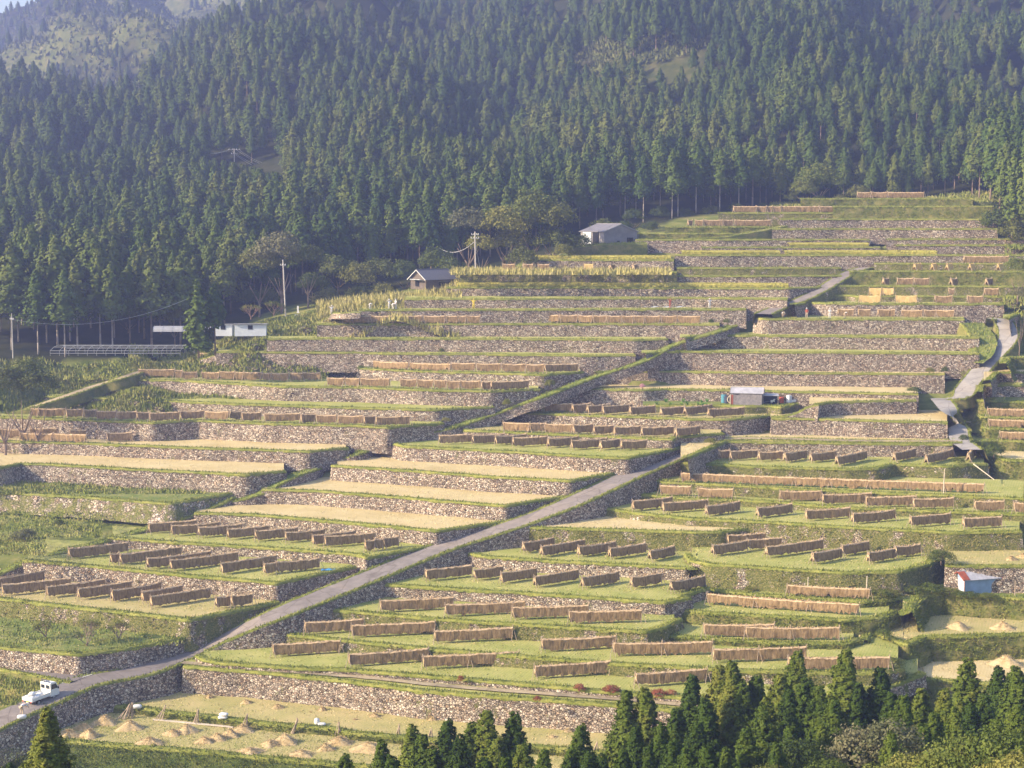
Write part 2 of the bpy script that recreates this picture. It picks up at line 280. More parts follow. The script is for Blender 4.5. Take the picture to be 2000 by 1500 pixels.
T={
'F0':('h','stub','','bottom field dotted with straw heaps','a -300 1215 0 1240 400 1285 1000 1330 1700 1395 p 800 1507 1200 1565'),
'F1':('g','stub','F0','narrow upper strip of the straw heap field','a 640 1085 760 1090 900 1115 1180 1145 1450 1180 1850 1210 b 100 1235 380 1260 1100 1310 1500 1345 2300 1420'),
'P':('s','green','F1','narrow lane just above the straw heap field','a 1020 862 1400 890 1900 940 b 500 1000 900 1030 1250 1055 1580 1080 1900 1105 2600 1160'),
'R1':('s','green','P','lowest rack field beside the narrow lane','a 1090 800 1130 825 1250 845 1600 868 1990 885 b 500 915 900 948 1300 983 1600 1010 2000 1040 c 300 1055 900 1050 1300 960 1450 900'),
'R2':('m','green','R1','second lowest rack field right of the road','a 1440 650 1500 672 1700 692 b 0 712 300 742 600 772 900 795 1100 812 1500 842 2000 872 c 400 885 800 898 1200 900 1330 875'),
'R3':('m','green','R2','third lowest rack field right of the road','a 1900 528 b 0 547 500 592 900 620 1100 632 1500 655 1750 668 1860 640 1950 595'),
'R3p':('g','green','R2','two-rack strip left of the grassy gully','c -60 668 0 690 300 712 600 730 1000 735 1090 705'),
'M1':('g','green','R3p','green strip carrying the lower loose long rack','c 40 540 200 560 500 578 1000 603 1200 590 1290 555'),
'M2':('g','green','M1','small ledge carrying the loose rack with a tall post','c 230 432 450 455 700 475 1100 500 1340 480'),
'R4':('s','green','R3','seven-rack field right of the road bend','b 290 405 600 425 1000 448 1500 482 1850 505 2000 480 c 100 465 240 425'),
'R5':('s','green','R4','five-rack field below the bare tan wedge','b 690 215 850 250 1200 272 1600 293 2000 315 c 110 316'),
'R5r':('m','green','M2','green field of long slanting racks left of the blue hut','c 105 235 130 270 250 292 700 322 1000 338 1300 335 1480 290 1560 200'),
'R6t':('m','tan','R5','bare tan wedge right of the road','b 1050 85 1400 95 2000 112 c 150 115 300 112 460 92'),
'R6b':('m','green','G3 R5r R6t','wide field with the lower of two staggered rack rows','e 1440 1255 1700 1292 1990 1322 f 300 1330 600 1345 1000 1370 1600 1400 1990 1395'),
'R6a':('m','green','R6b','wide field with the upper of two staggered rack rows','e 1640 1165 1700 1185 1850 1200 f 100 1210 400 1218 600 1228 1000 1262 1500 1280 2000 1300'),
'R7':('m','green','R6a','strip carrying the very long straw rack','e 1730 1090 1850 1120 f 100 1123 500 1145 1000 1170 1500 1190 2000 1212'),
'R8':('m','green','R7','green field just below the upper road corner','f 30 1008 300 1022 600 1037 1000 1046 1180 1044 l 300 1045 1000 1075 1530 1040'),
'Q1':('s','tan','R8','tan strip crossed by the upper road corner','f 120 985 340 892 700 898 1200 905 1600 908'),
'Q2':('s','tan','Q1','tan field above the upper road corner','f 590 762 900 768 1300 780 1575 785'),
'Q3':('s','tan','Q2','small tan field right of the tool shed','f 830 688 880 680 950 672 1400 662'),
'L10':('s','tan','L9 Q3 Vg','tan strip behind the tool shed','e 1215 603 1300 595 1730 605 f 0 600 340 605 740 615 1000 620 1410 628'),
'Vg':('m','weed','L9','vegetable plot of the tool shed','e 1735 690 2000 692 m 0 510 550 545 1000 530 1250 560 1600 490'),
'L9':('s','stub','L8','rack field in front of the vegetable plot','e 965 715 1040 732 1300 742 1700 755 2000 768 f 370 770 590 748'),
'L8':('s','stub','L7','eight-rack field above the middle road bend','e 640 795 740 830 1200 850 1900 882 f 60 868 330 848'),
'L7':('s','green','L6','green rack field beside the diagonal road','e 280 890 390 918 1000 950 1400 975 1650 985 1990 920'),
'L6':('s','tan','L5','upper of three bare tan fields left of the road','d 1850 1025 e 0 1028 500 1060 900 1090 1330 1112 1650 1055'),
'L5':('s','tan','L4','middle of three bare tan fields left of the road','d 1460 1160 1700 1165 1990 1185 e 500 1215 965 1252 1330 1195'),
'L4':('s','tan','L3','lowest of three bare tan fields left of the road','d 1080 1292 1400 1300 2000 1350 e 580 1392 960 1340'),
'L3':('s','green','L2','eleven-rack field left of the road','a 600 142 1000 172 1500 200 2000 238 b 180 258 560 190'),
'L2':('s','green','L1','long-rack field left of the road with a blue sheet','a 130 268 600 312 1000 350 1545 398 1990 305'),
'L1':('m','stub','K1 L0','lowest rack field left of the road','a -100 470 0 485 500 542 1060 603 1560 503'),
'L0':('s','weed','J','garden with small fruit trees at lower left','a -100 745 0 757 440 795 700 765 1090 692'),
'W1':('r','weed','W0','weedy terrace at the left edge','d -60 1170 0 1175 500 1205 950 1240 1400 1165'),
'U1':('s','tan','W1','lowest bare tan field of the left slope','d -60 1045 0 1042 120 1015 270 1020 800 1050 1370 1077 1600 1058'),
'U2':('s','tan','U1','second bare tan field of the left slope','d -60 888 300 898 540 905 1000 925 1730 948 1950 928'),
'U3':('s','green','U2','field with the long row of purplish racks','d -60 753 300 765 850 788 1100 775 1500 792 2000 805 e 300 815 620 790'),
'U4':('s','green','U3','plain green strip of the left slope','d 250 640 700 655 1280 682 2000 705 e 575 715 900 700'),
'U5':('s','green','U4','field with many racks at mid height left','d 590 542 1000 552 1590 585 2000 590 e 500 605 880 612 1160 600'),
'U6':('s','green','U5','field with racks just above mid height left','d 905 440 1400 452 2000 470 e 150 485 500 500 800 508 1180 520 1400 505'),
'U7':('s','green','U6','narrow empty strip beside the tall lone cedars','d 1210 382 1500 385 2000 392 e 350 402 900 410 1400 425 1690 418'),
'U8':('s','green','U7','narrow strip right of the climbing farm road','d 1490 322 2000 322 e 660 322 1100 326 1680 338 1870 328'),
'U9':('s','green','U8','field with the long straight rack row below the figures','d 1770 241 2000 240 e 900 238 1900 240 2000 243 f 300 245'),
'U10':('s','green','U9','strip where the white figures stand','e 150 166 1180 160 2000 156 f 450 157'),
'U11':('s','green','S6 U10','narrow strip under the lower yellow rice','e 400 100 1000 102 1550 95 2000 92 f 490 97 680 103'),
'U12':('s','rice','U11','lower field of yellow rice','e 630 28 1400 30 2000 36 f 690 40 880 30'),
'T1':('s','green','U12','short strip right above the lower yellow rice','g 180 472 700 472 1080 472 1115 465'),
'T2':('m','weed','T1','strip between the two upper yellow rice fields','g 300 440 610 433 1110 425'),
'T2l':('m','weed','U12','reedy bank above the lower yellow rice','h 850 375 1400 375 1900 375 g 300 446'),
'T3b':('s','rice','T2l','left yellow rice field below the grey barn','h 1205 312 1500 312 2000 308 g 285 390'),
'T3':('s','rice','S1 T2','long yellow rice field at upper right','g 290 370 500 372 795 370 1590 372 2000 366'),
'T4':('s','rice','T3','small topmost yellow rice field','g 420 348 500 334 820 332 1300 328'),
'T5':('s','green','T3 T4','long strip right of the grey barn','g 100 297 500 297 830 295 1245 292'),
'T5r':('s','green','T4r','upper green strip at the far right','g 1320 290 2000 292'),
'T4r':('s','green','T3','lower green strip at the far right','g 1365 320 2000 322'),
'T6':('s','green','T5 T6l','broad strip with a pale footpath at its left','g 760 243 1100 240 1850 238'),
'T7':('s','green','T6','high strip second below the crest','g 800 212 1200 197 1850 193'),
'T8':('g','green','T7','wide grassy bank below the crest','g 1060 180 1200 133 1290 131 1830 134'),
'T9':('g','weed','T8','crest field with a few racks by the cedars','g 900 150 1130 97 1600 95 1730 95'),
'T6l':('g','green','T5l','ledge with short racks right of the barn','g 240 252 560 232 760 237'),
'T7l':('m','green','T6l','highest left ledge with a rack row by the trees','g 500 178 760 166 1080 165'),
'T5l':('g','green','T5','low grassy ledge right of the barn','g 105 275 240 264 410 262 570 265'),
'S1':('m','green','S2','upper rack strip at the far right','g 1270 425 1310 412 2000 410'),
'S2':('g','green','S3','strip of five stubby racks at upper right','g 1150 490 1215 450 2000 450'),
'S3':('m','green','S4','mossy strip with racks above the golden ones','g 1080 510 1120 500 1200 518 1280 522 2000 525'),
'S4':('m','green','S5','strip with two golden racks side by side','g 990 562 1050 543 1140 562 1200 570 2000 573'),
'S5':('s','green','S6','strip with two wide golden racks','g 880 625 950 590 1050 606 1200 608 1900 612'),
'S6':('s','green','S7','long strip where people work beside low racks','g 690 668 730 680 1200 684 1710 686'),
'S7':('s','green','S8','second tall terrace below the working people','f 110 330 200 295 1000 305 1750 322'),
'S8':('s','green','S9','third tall terrace below the working people','e 1745 412 1840 398 1950 390 f 50 390 900 402 1750 412'),
'S9':('s','tan','L10','tan strip above a slumped bit of wall','e 1470 503 1560 494 2000 495 f 400 508 1000 515 1560 525'),
'X1':('s','green','','corner field at the top of the curved road','k 1800 480 1900 430 2200 370'),
'X2':('g','green','X3','dark bank right of the curved road','k 1760 1070 1800 1000 1850 985 2300 985'),
'X3':('s','tan','X4','tan strip right of the curved road','k 1560 1290 1680 1180 2300 1195'),
'X4':('s','green','X5','strip above the small concrete bridge','k 1450 1440 1480 1350 2300 1355'),
'X5':('g','weed','X6','bank beside the small concrete bridge','l 1250 195 1600 225 2300 245'),
'X6':('g','weed','X7','upper loose rack strip at the right edge','l 1380 400 1450 430 2300 445'),
'X7':('g','weed','X8','middle loose rack strip at the right edge','l 1450 555 1500 575 2300 595'),
'X8':('g','weed','X9','lowest loose rack strip at the right edge','l 1400 760 1600 735 2300 755'),
'X9':('g','tan','','pale ground below the right edge racks','l 1500 905 1730 985 2300 1010'),
'G3':('s','stub','G2','field behind the blue hut','c 1555 298 1650 302 2200 302'),
'G2':('g','weed','G1','grassy ledge on which the blue hut stands','c 1370 560 1420 470 1550 455 1700 470 2200 495'),
'G1':('g','stub','G0','field with two small straw stacks below the blue hut','c 1125 720 1150 665 1250 705 1350 740 1450 697 2200 680'),
'G0':('g','tan','','lowest field behind the foreground cedars','c 1330 860 1400 930 1800 960 2200 975'),
}
TREAD_BACK={'F0':30,'F1':22,'L0':22,'L1':22,'L2':18,'U1':16,'W1':22,'T9':35,'T8':22,'T7':20,'T5':22,'T7l':14,'T6l':20,'T3':22,'T3b':24,'T2':18,'T2l':20,'T5l':20,'U12':20,'X9':26,'G1':18,'G0':22,'G2':16,'P':10,'U10':14,'S6':16,'X1':25,'X2':14,'G3':24}
def bank_batter(k): return {'s':.16,'m':.28,'r':.75,'g':.5,'h':.35}[k]
def resample(pts,step):
    out=[pts[0]]
    for a,b in zip(pts[:-1],pts[1:]):
        n=max(1,int(round((b-a).length/step)))
        for i in range(1,n+1): out.append(a.lerp(b,i/n))
    return out
def normals(A):
    d=np.gradient(A[:,:2],axis=0); d/=np.linalg.norm(d,axis=1)[:,None]+1e-9
    n=np.stack([d[:,1],-d[:,0]],1)
    k=np.array([.25,.5,.25]); m=np.stack([np.convolve(np.pad(n[:,i],1,'edge'),k,'valid') for i in(0,1)],1)
    return m/(np.linalg.norm(m,axis=1)[:,None]+1e-9)
def fbm(x,y,s=1.0,seed=0):
    return (np.sin(x*.9*s+seed)*np.cos(y*1.1*s-seed*.7)+.6*np.sin(x*2.3*s+y*1.7*s+seed*1.3)+.35*np.sin(x*5.1*s-y*4.3*s+seed*2.1))/1.95
def blades(base,hgt,wid,lean,rng):
    "one triangle per blade; base n*3, lean n*2 horizontal tip offset"
    n=len(base); a=rng.uniform(0,2*math.pi,n); dx=np.stack([np.cos(a),np.sin(a),np.zeros(n)],1)*wid[:,None]/2
    tip=base+np.concatenate([lean,hgt[:,None]],1)
    return np.stack([base-dx,base+dx,tip],1).reshape(-1,3)
DS={'U7':261,'U8':266,'U9':270.5,'U10':275,'U11':280,'U12':285,'S6':268.5,'S7':264,'S8':259.5,'S9':255,'S5':277,'S4':282}
TW={}     # world edge of every terrace
for n,(wk,tk,lo,desc,s) in T.items():
    if n in DF: q=[Vector(((x-1000)/F*DF[n],DF[n]+1.2*math.sin(x*.011+len(n)),ZC-H[n])) for x,y in P(s)]
    else: q=[W(x,y,H[n]) for x,y in P(s)]
    if n in DS:
        q=[p*1.0 for p in q]
        for p in q: d=DS[n]+min(max((p.y-DS[n])*.5,-4),4); p.x*=d/p.y; p.y=d
    TW[n]=q
def edgeD(n,px):
    if n in DS:
        d=_edgeD(n,px); return DS[n]+min(max((d-DS[n])*.5,-4),4)
    return _edgeD(n,px)
def _edgeD(n,px):
    if n in DF: return DF[n]+1.2*math.sin(px*.011+len(n))
    pts=P(T[n][4]); 
    for (x0,y0),(x1,y1) in zip(pts[:-1],pts[1:]):
        if min(x0,x1)<=px<=max(x0,x1) and x0!=x1: return W(px,y0+(y1-y0)*(px-x0)/(x1-x0),H[n]).y
    q=min(pts,key=lambda p:abs(p[0]-px)); return W(q[0],q[1],H[n]).y
def build_terrace(n):
    wk,tk,lo,desc,s=T[n]; rng=np.random.default_rng(abs(hash(n))%1000 if False else sum(map(ord,n))*7)
    z0=ZC-H[n]; los=lo.split(); hw=max([H[l]-H[n] for l in los]+[0]); hw=hw+.9 if los else 3.2
    if n=='F0': hw=7
    near=TW[n][0].y<200
    A=np.array([tuple(p) for p in resample(TW[n],.55 if near else .8)])
    A[:,:2]+= (fbm(A[:,0],A[:,1],.7,3)*.10)[:,None]
    Nn=normals(A); m=len(A); bt=bank_batter(wk)
    lab={'s':'dry fieldstone wall','m':'weed-grown fieldstone wall','r':'rubble and weed slope','g':'grassy bank','h':'leafy hedge bank'}[wk]
    # face
    nv=max(3,int(hw/(.4 if near else .6))); V=np.zeros((nv+1,m,3))
    for k in range(nv+1):
        dz=-.12-k/nv*hw; off=.04+bt*(-dz)
        j=rng.normal(0,.05 if wk in'sm' else .10,m)+ fbm(A[:,0]*.5,A[:,1]*.5+k*.7,1,5)*(.08 if wk in 'sm' else .28)
        if k==0: j*=.3
        V[k,:,:2]=A[:,:2]+Nn*(off+j)[:,None]; V[k,:,2]=z0+dz
    face=(V.reshape(-1,3),gridfaces(nv+1,m)[:,::-1],0)
    wall=new_obj('stone_wall' if wk in 'smr' else 'grass_bank',join_np('wall',[face],[M[wk]]))
    tag(wall,lab+' holding up the '+desc if n not in('P',) else 'tall fieldstone wall under the narrow lane, above the straw heaps',cat='stone wall' if wk in'smr' else 'bank',group='terrace walls' if wk in 'smr' else 'terrace banks')
    # grassy shoulder with blades
    rows=[(-.95,.0),(-.6,.05),(-.25,.09),(.02,.05),(.08+.1*bt,-.08),(.08+.2*bt,-.15)]
    G=np.zeros((len(rows),m,3))
    for k,(o,dz) in enumerate(rows):
        j=rng.normal(0,.04,m); G[k,:,:2]=A[:,:2]+Nn*(o+j*.8)[:,None]; G[k,:,2]=z0+dz+rng.normal(0,.025,m)*(k>0)
        if k==len(rows)-1: G[k,:,2]-=np.abs(rng.normal(0,.06,m))+.08*(fbm(A[:,0],A[:,1],1.3,9)>.4)
    parts=[(G.reshape(-1,3),gridfaces(len(rows),m)[:,::-1],0)]
    seg=np.linalg.norm(np.diff(A[:,:2],axis=0),axis=1); L=seg.sum()
    far=A[:,1].mean()>235
    nb=int(L*(26 if far else 40)); cs=np.concatenate([[0],np.cumsum(seg)])
    def along(nb):
        s_=rng.uniform(0,L,nb); i=np.clip(np.searchsorted(cs,s_)-1,0,m-2); f=((s_-cs[i])/np.maximum(seg[i],1e-6))[:,None]
        return A[i]*(1-f)+A[i+1]*f, Nn[i]*(1-f)+Nn[i+1]*f
    p,nn=along(nb); off=rng.uniform(-.8,.22,nb); p=p.copy(); p[:,:2]+=nn*off[:,None]; p[:,2]=z0+np.where(off>.05,-.12,.03)
    hg=rng.uniform(.08,.28,nb)*(1+.5*(fbm(p[:,0],p[:,1],.5,2)>.3)); hg=np.where(off>.05,rng.uniform(-.20,.12,nb),hg)
    ln=rng.normal(0,.09,(nb,2))+nn*np.where(off>.05,.2,.03)[:,None]
    parts.append((blades(p,hg,rng.uniform(.07,.15,nb)*(1.3 if far else 1),ln,rng),3,1))
    # plants on the face
    dens={'s':1.5,'m':13,'r':9,'g':30,'h':42}[wk]*(.6 if far else 1)
    nt_=int(L*hw*dens); p,nn=along(nt_); d=rng.uniform(.05,max(.3,hw-.8),nt_)
    p=p.copy(); p[:,:2]+=nn*(.05+bt*d)[:,None]; p[:,2]=z0-d
    keep=(fbm(p[:,0]*1.0,p[:,1]+p[:,2]*1.6,.8,7)+rng.normal(0,.25,nt_))>{'s':.45,'m':.05,'r':.0,'g':-9,'h':-9}[wk]
    p=p[keep];nn=nn[keep];k_=len(p)
    parts.append((blades(p,rng.uniform(-.05,.38,k_),rng.uniform(.08,.2,k_),nn*rng.uniform(.1,.35,k_)[:,None]+rng.normal(0,.1,(k_,2)),rng),3,1 if wk in'gh' else 2))
    g=new_obj('grass_edge',join_np('grass_edge',parts,[M['edge'],M['blade'],M['dryblade']]),None,wall)
    # the level ground behind
    B=TREAD_BACK.get(n,14); q=A.copy(); q[:,:2]-=Nn*.9; u=q[:,:2]/np.linalg.norm(q[:,:2],axis=1)[:,None]
    rr=[0,1.2,2.6,4.5,7,B] if near else [0,3,B]
    Gt=np.zeros((len(rr),m,3))
    for k,r_ in enumerate(rr):
        Gt[k,:,:2]=q[:,:2]+u*r_; Gt[k,:,2]=z0+.004+ (fbm(Gt[k,:,0],Gt[k,:,1],.5,1)*.05 if 0<k else 0)
    gp=[(Gt.reshape(-1,3),gridfaces(len(rr),m),0)]
    if A[:,1].mean()<242:
        dd=min(B,10); nb=int(L*dd*(7 if near else 3)); i=rng.integers(0,m-1,nb); f=rng.random(nb)[:,None]; pb=q[i]*(1-f)+q[i+1]*f; r_=rng.uniform(0,dd,nb); r_=np.round(r_/.45)*.45+rng.normal(0,.05,nb); pb[:,:2]+=u[i]*r_[:,None]; pb[:,2]=z0+.02
        kk=(fbm(pb[:,0]*.6,pb[:,1]*.9,.8,11)+rng.normal(0,.35,nb))>-.1; pb=pb[kk]; nb=len(pb); dry=rng.random(nb)<{'tan':.9,'stub':.6,'green':.3,'weed':.3}.get(tk,.4)
        hg=rng.uniform(.05,.16,nb); bb=blades(pb,hg,rng.uniform(.06,.14,nb),rng.normal(0,.05,(nb,2)),rng).reshape(nb,3,3)
        gp+=[(bb[dry].reshape(-1,3),3,1),(bb[~dry].reshape(-1,3),3,2)]
    t=new_obj('field_ground',join_np('field_ground',gp,[M[tk],M['strawbits'],M['blade']])); tag(t,desc+', level ground',kind='structure')
for n in T: build_terrace(n)
# ---------------------------------------------------------------- roads and paths: ribbons with a bank on each side
def smooth(pts,step=1.0):
    out=[]
    for i in range(len(pts)-1):
        p0=pts[max(i-1,0)];p1=pts[i];p2=pts[i+1];p3=pts[min(i+2,len(pts)-1)]
        n=max(2,int((p2-p1).length/step))
        for j in range(n):
            t=j/n; out.append(.5*((2*p1)+(p2-p0)*t+(2*p0-5*p1+4*p2-p3)*t*t+(3*p1-p0-3*p2+p3)*t**3))
    out.append(pts[-1]); return out
def HH(e):
    if isinstance(e,(int,float)): return e
    return H[e] if e in H else float(e)
def ribbon(name,spec,width,top,side,label,skirt=3.0,lift=.05,verge=.5,batter=.25,kind='structure',left=True,right=True,cat=None):
    "spec 'tile x y H ...' centre line seen in the picture"
    pts=[];t='p';b=[]
    for q in spec.split():
        if q in TILE: t=q; continue
        b.append(q)
        if len(b)==3:
            x0,y0,k=TILE[t]; X_,Y_=x0+k*float(b[0]),y0+k*float(b[1]); pts.append(WD(X_,Y_,float(b[2][1:])) if b[2][0]=='D' else W(X_,Y_,HH(b[2]))); b=[]
    A=np.array([tuple(p) for p in smooth(pts,.9)]); A[:,2]+=lift; Nn=normals(A); m=len(A); rng=np.random.default_rng(len(spec)); wd=width/2
    rows=[]
    for o in (-wd,-wd*.5,0,wd*.5,wd):
        r_=A.copy(); r_[:,:2]+=Nn*(o+rng.normal(0,.05 if abs(o)==wd else .001,m))[:,None]; r_[:,2]+=.02*(1-abs(o)/wd); rows.append(r_)
    G=np.stack(rows); extra=[]
    if top in('weed','path'):
        nb=int(m*.9*width*14); i=rng.integers(0,m-1,nb); f=rng.random(nb)[:,None]; p=A[i]*(1-f)+A[i+1]*f; p[:,:2]+=Nn[i]*rng.uniform(-wd,wd,nb)[:,None]
        extra=[(blades(p,rng.uniform(.05,.3 if top=='path' else .55,nb),rng.uniform(.08,.2,nb),rng.normal(0,.10,(nb,2)),rng),3,1)]
    o_=new_obj(name,join_np(name,[(G.reshape(-1,3),gridfaces(5,m)[:,::-1],0)]+extra,[M[top],M['blade']])); tag(o_,label,kind='structure')
    for sgn,on in((1,right),(-1,left)):
        if not on: continue
        rows=[]
        for o,dz in [(wd-.03,-.03),(wd+verge*.4,.06),(wd+verge,.0)]+[(wd+verge+.05+batter*skirt*k/6,-.15-skirt*k/6) for k in range(0,7)]:
            r_=A.copy(); r_[:,:2]+=Nn*((o+rng.normal(0,.04,m))*sgn)[:,None]; r_[:,2]+=dz+rng.normal(0,.02,m)*(dz!=-.03); rows.append(r_)
        G=np.stack(rows); gf=gridfaces(len(rows),m); gf=gf[:,::-1] if sgn>0 else gf
        mi=np.arange(len(gf))//(m-1); p1=(G.reshape(-1,3),gf[mi<3],0); p2=(G.reshape(-1,3),gf[mi>=3],1)
        nb=int(m*.9*28); i=rng.integers(0,m-1,nb); f=rng.random(nb)[:,None]; p=A[i]*(1-f)+A[i+1]*f; nn=Nn[i]*sgn
        off=rng.uniform(wd,wd+verge+.15,nb); p[:,:2]+=nn*off[:,None]; hg=rng.uniform(.08,.34,nb); hg=np.where(off>wd+verge,rng.uniform(-.3,.2,nb),hg)
        bl=blades(p,hg,rng.uniform(.07,.15,nb),nn*rng.uniform(0,.15,nb)[:,None]+rng.normal(0,.07,(nb,2)),rng)
        b_=new_obj('verge',join_np('verge',[p1,p2,(bl,3,2)],[M['edge'],M[side],M['blade']])); tag(b_,'grassy verge beside the '+label,kind='structure')
ribbon('road','n -1000 1500 48.60 n 0 965 47.25 n 600 700 46.79 n 1200 440 46.39 n 2000 275 46.19 a 1090 765 45.58 a 1570 560 42.43 b 200 362 40.69 b 590 204 39.28 b 1000 72 37.50 e 1310 1240 35.73 e 1645 1085 33.81 e 1990 940 32.06 f 300 878 31.10',3.3,'asphalt','s','grey asphalt road climbing diagonally between the terraces',skirt=2.9)
ribbon('road','f 280 884 31.15 f 500 876 31.10 f 900 886 31.10 l 0 745 31.10 l 700 750 31.10 l 1150 745 31.10',2.2,'dirt','s','pale track along the tan strip at the upper road corner',skirt=.4,verge=.2)
ribbon('road','l 1320 860 31.58 l 1170 740 31.10 l 1130 560 29.85 l 1090 440 28.46 l 980 290 27.04 l 900 190 26.78',2.7,'concrete','g','short pale road south of the small bridge',skirt=3.2,batter=.5,verge=.3,left=False)
ribbon('road','l 990 195 26.78 l 1150 178 D242.5 l 1225 120 D244 k 1240 1400 D246 k 1480 1100 D256 k 1720 850 D261 k 1800 700 D264 k 1760 560 D266.5 k 1700 490 D268.5 k 1560 490 D268.5',2.9,'concrete','g','pale road curving up past the small bridge',skirt=1.4,batter=.4,verge=.2)
ribbon('lane','n -600 60 46.34 n 0 190 46.36 n 600 290 46.36 n 1150 400 46.36',2.4,'asphalt','g','side lane leaving the road at lower left',skirt=2.2,batter=.5,left=False)
ribbon('lane','a 1020 845 P a 1400 880 P a 1900 917 P b 200 930 P b 700 982 P b 1500 1042 P b 1900 1075 P b 2500 1130 P',1.0,'dirt','g','narrow pale lane above the straw heap field',lift=.14,left=False,right=False)
ribbon('path','d 1290 1190 W1 d 1425 1160 L5 d 1640 1052 U1 d 1850 985 L6 d 1990 930 U2 e 300 868 U2 e 450 828 L8 e 650 788 U3 e 930 697 U4 e 1190 605 U5 e 1440 510 U6 e 1720 420 U7 e 1900 328 U8 f 310 245 U9 f 420 200 16.82 f 530 178 S6',1.3,'path','s','grassy footpath climbing beside the left terraces',skirt=1.3,verge=.12,lift=-.75)
ribbon('road','f 545 183 D270.3 g 800 628 D277 g 900 594 D281 g 1010 540 D286 g 1110 478 D292 g 1180 445 D297 g 1250 428 D301',2.5,'asphalt','m','upper stretch of grey road below the yellow rice',skirt=1.6,verge=.3)
ribbon('road','i 1150 860 23.01 i 1350 800 21.07 i 1640 700 18.59 i 1880 616 16.08 h 220 602 15.27 h 300 598 15.12',2.6,'asphalt','s','grey farm road climbing along the left edge of the terraces',skirt=.9)
ribbon('path','d -100 790 30.17 d 0 738 29.34 d 200 682 27.84 d 420 610 26.34 d 560 562 25.55 d 700 520 24.48 d 850 470 24.00',1.5,'dirt','g','earth track along the left rim of the terraces',skirt=1.5,lift=-.25,verge=.3)
ribbon('path','a -250 420 42.51 a 0 322 41.38 a 130 266 40.60 a 350 205 39.95 a 600 140 39.26 d 1070 1286 37.57 d 1290 1190 36.32',.9,'path','s','grassy ledge bounding the left rack fields',skirt=2.0,verge=.3,lift=-.3)
ribbon('path','g 830 228 D320 g 700 255 D317 g 520 282 D314 g 330 294 D312',1.0,'dirt','g','pale footpath crossing the high bank right of the barn',skirt=1.6)
ribbon('path','m 1080 735 Q2 m 1500 690 28.3 m 1750 560 27.3 m 2020 505 Q3',.8,'path','s','grassy ramp behind the small tan field',skirt=2.2,verge=.3,left=False)
ribbon('path','k 1330 540 D268 k 1430 640 D265.5 k 1500 780 D262 k 1450 950 D258 k 1330 1060 D255.5',3.6,'weed','g','bright grassy slope at the right end of the tall terraces',skirt=2.0,verge=.6,left=False)
ribbon('path','c 1420 480 42.01 c 1330 560 43.02 c 1180 620 43.54 c 1110 680 44.46 c 1130 760 45.07',1.3,'path','g','grassy gully path left of the blue hut',skirt=1.2,left=False,right=False)
ribbon('path','p 1110 485 D308 p 1180 477.5 D308 p 1262 476 D308',4,'weed','g','grassy apron in front of the grey barn',skirt=2,verge=.6,batter=.35)
# ---------------------------------------------------------------- base terrain
KD=1.06; cps=[]
for n in T:
    lo=T[n][2].split(); zl=ZC-(max(H[l] for l in lo)+.9 if lo else H[n]+3)
    for p in TW[n][::max(1,len(TW[n])//4)]: cps.append((p.x,p.y,zl))
TBL={-300:[(150,1560),(200,985),(235,740),(255,700),(300,590),(350,450),(400,350),(450,262),(490,215),(540,235),(600,245),(700,190),(800,120),(900,104),(1000,98),(1100,100)],
0:[(235,730),(250,692),(300,585),(350,450),(400,350),(450,262),(490,215),(540,235),(600,245),(700,190),(800,120),(900,96),(1000,84),(1150,95)],
250:[(236,722),(250,690),(262,672),(300,570),(350,450),(400,340),(450,250),(500,190),(550,175),(600,190),(700,140),(800,85),(900,40),(1000,22),(1200,20)],
500:[(250,660),(262,642),(290,600),(340,480),(400,345),(450,250),(500,170),(550,130),(600,115),(650,125),(750,100),(900,15),(1000,-20),(1200,-60)],
760:[(250,610),(262,585),(290,570),(340,470),(400,310),(450,210),(500,130),(560,60),(620,30),(700,40),(800,10),(1000,-70)],
1000:[(265,545),(300,520),(330,475),(370,385),(420,270),(470,160),(520,70),(570,0),(640,-40),(800,-110)],
1180:[(276,476),(300,475),(330,455),(370,350),(420,230),(470,130),(520,50),(570,-10),(640,-60),(800,-130)],
1500:[(338,408),(350,396),(400,262),(450,150),(500,60),(560,-20),(700,-120)],
1750:[(340,396),(355,385),(400,265),(450,155),(500,70),(560,-10),(700,-110)],
2000:[(262,560),(285,455),(310,415),(345,385),(400,270),(450,170),(500,80),(560,0),(700,-100)],
2300:[(262,560),(300,430),(345,385),(400,270),(450,170),(500,80),(560,0),(700,-100)]}
for px,l in TBL.items():
    for D,py in l: q=WD(px,py,D*KD); cps.append((q.x,q.y,q.z))
for px in(-300,300,900,1500,2300):
    for D,zr in((20,-16),(40,-26),(60,-35),(85,-44),(105,-51),(125,-55.5),(140,-56.5)):
        cps.append(((px-1000)/F*D,D,ZC+zr))
for x in(-400,0,400):
    for y in(-20,-200): cps.append((x,y,ZC-3+ (y<-100)*20))
for a in(-1,1):
    for D in(150,250,400,600,900): cps.append((a*D*.62,D,ZC-30+(D-200)*.12))
cps=np.array(cps); NR=len(cps)
def _K(a,b): return np.sqrt(((a[:,None,:]-b[None])**2).sum(2)+4.0)
_A=np.zeros((NR+3,NR+3)); _A[:NR,:NR]=_K(cps[:,:2],cps[:,:2])+np.eye(NR)*-2.0; _A[:NR,NR]=1; _A[:NR,NR+1:]=cps[:,:2]/300; _A[NR:,:NR]=_A[:NR,NR:].T
_sol=np.linalg.solve(_A,np.concatenate([cps[:,2],[0,0,0]]))
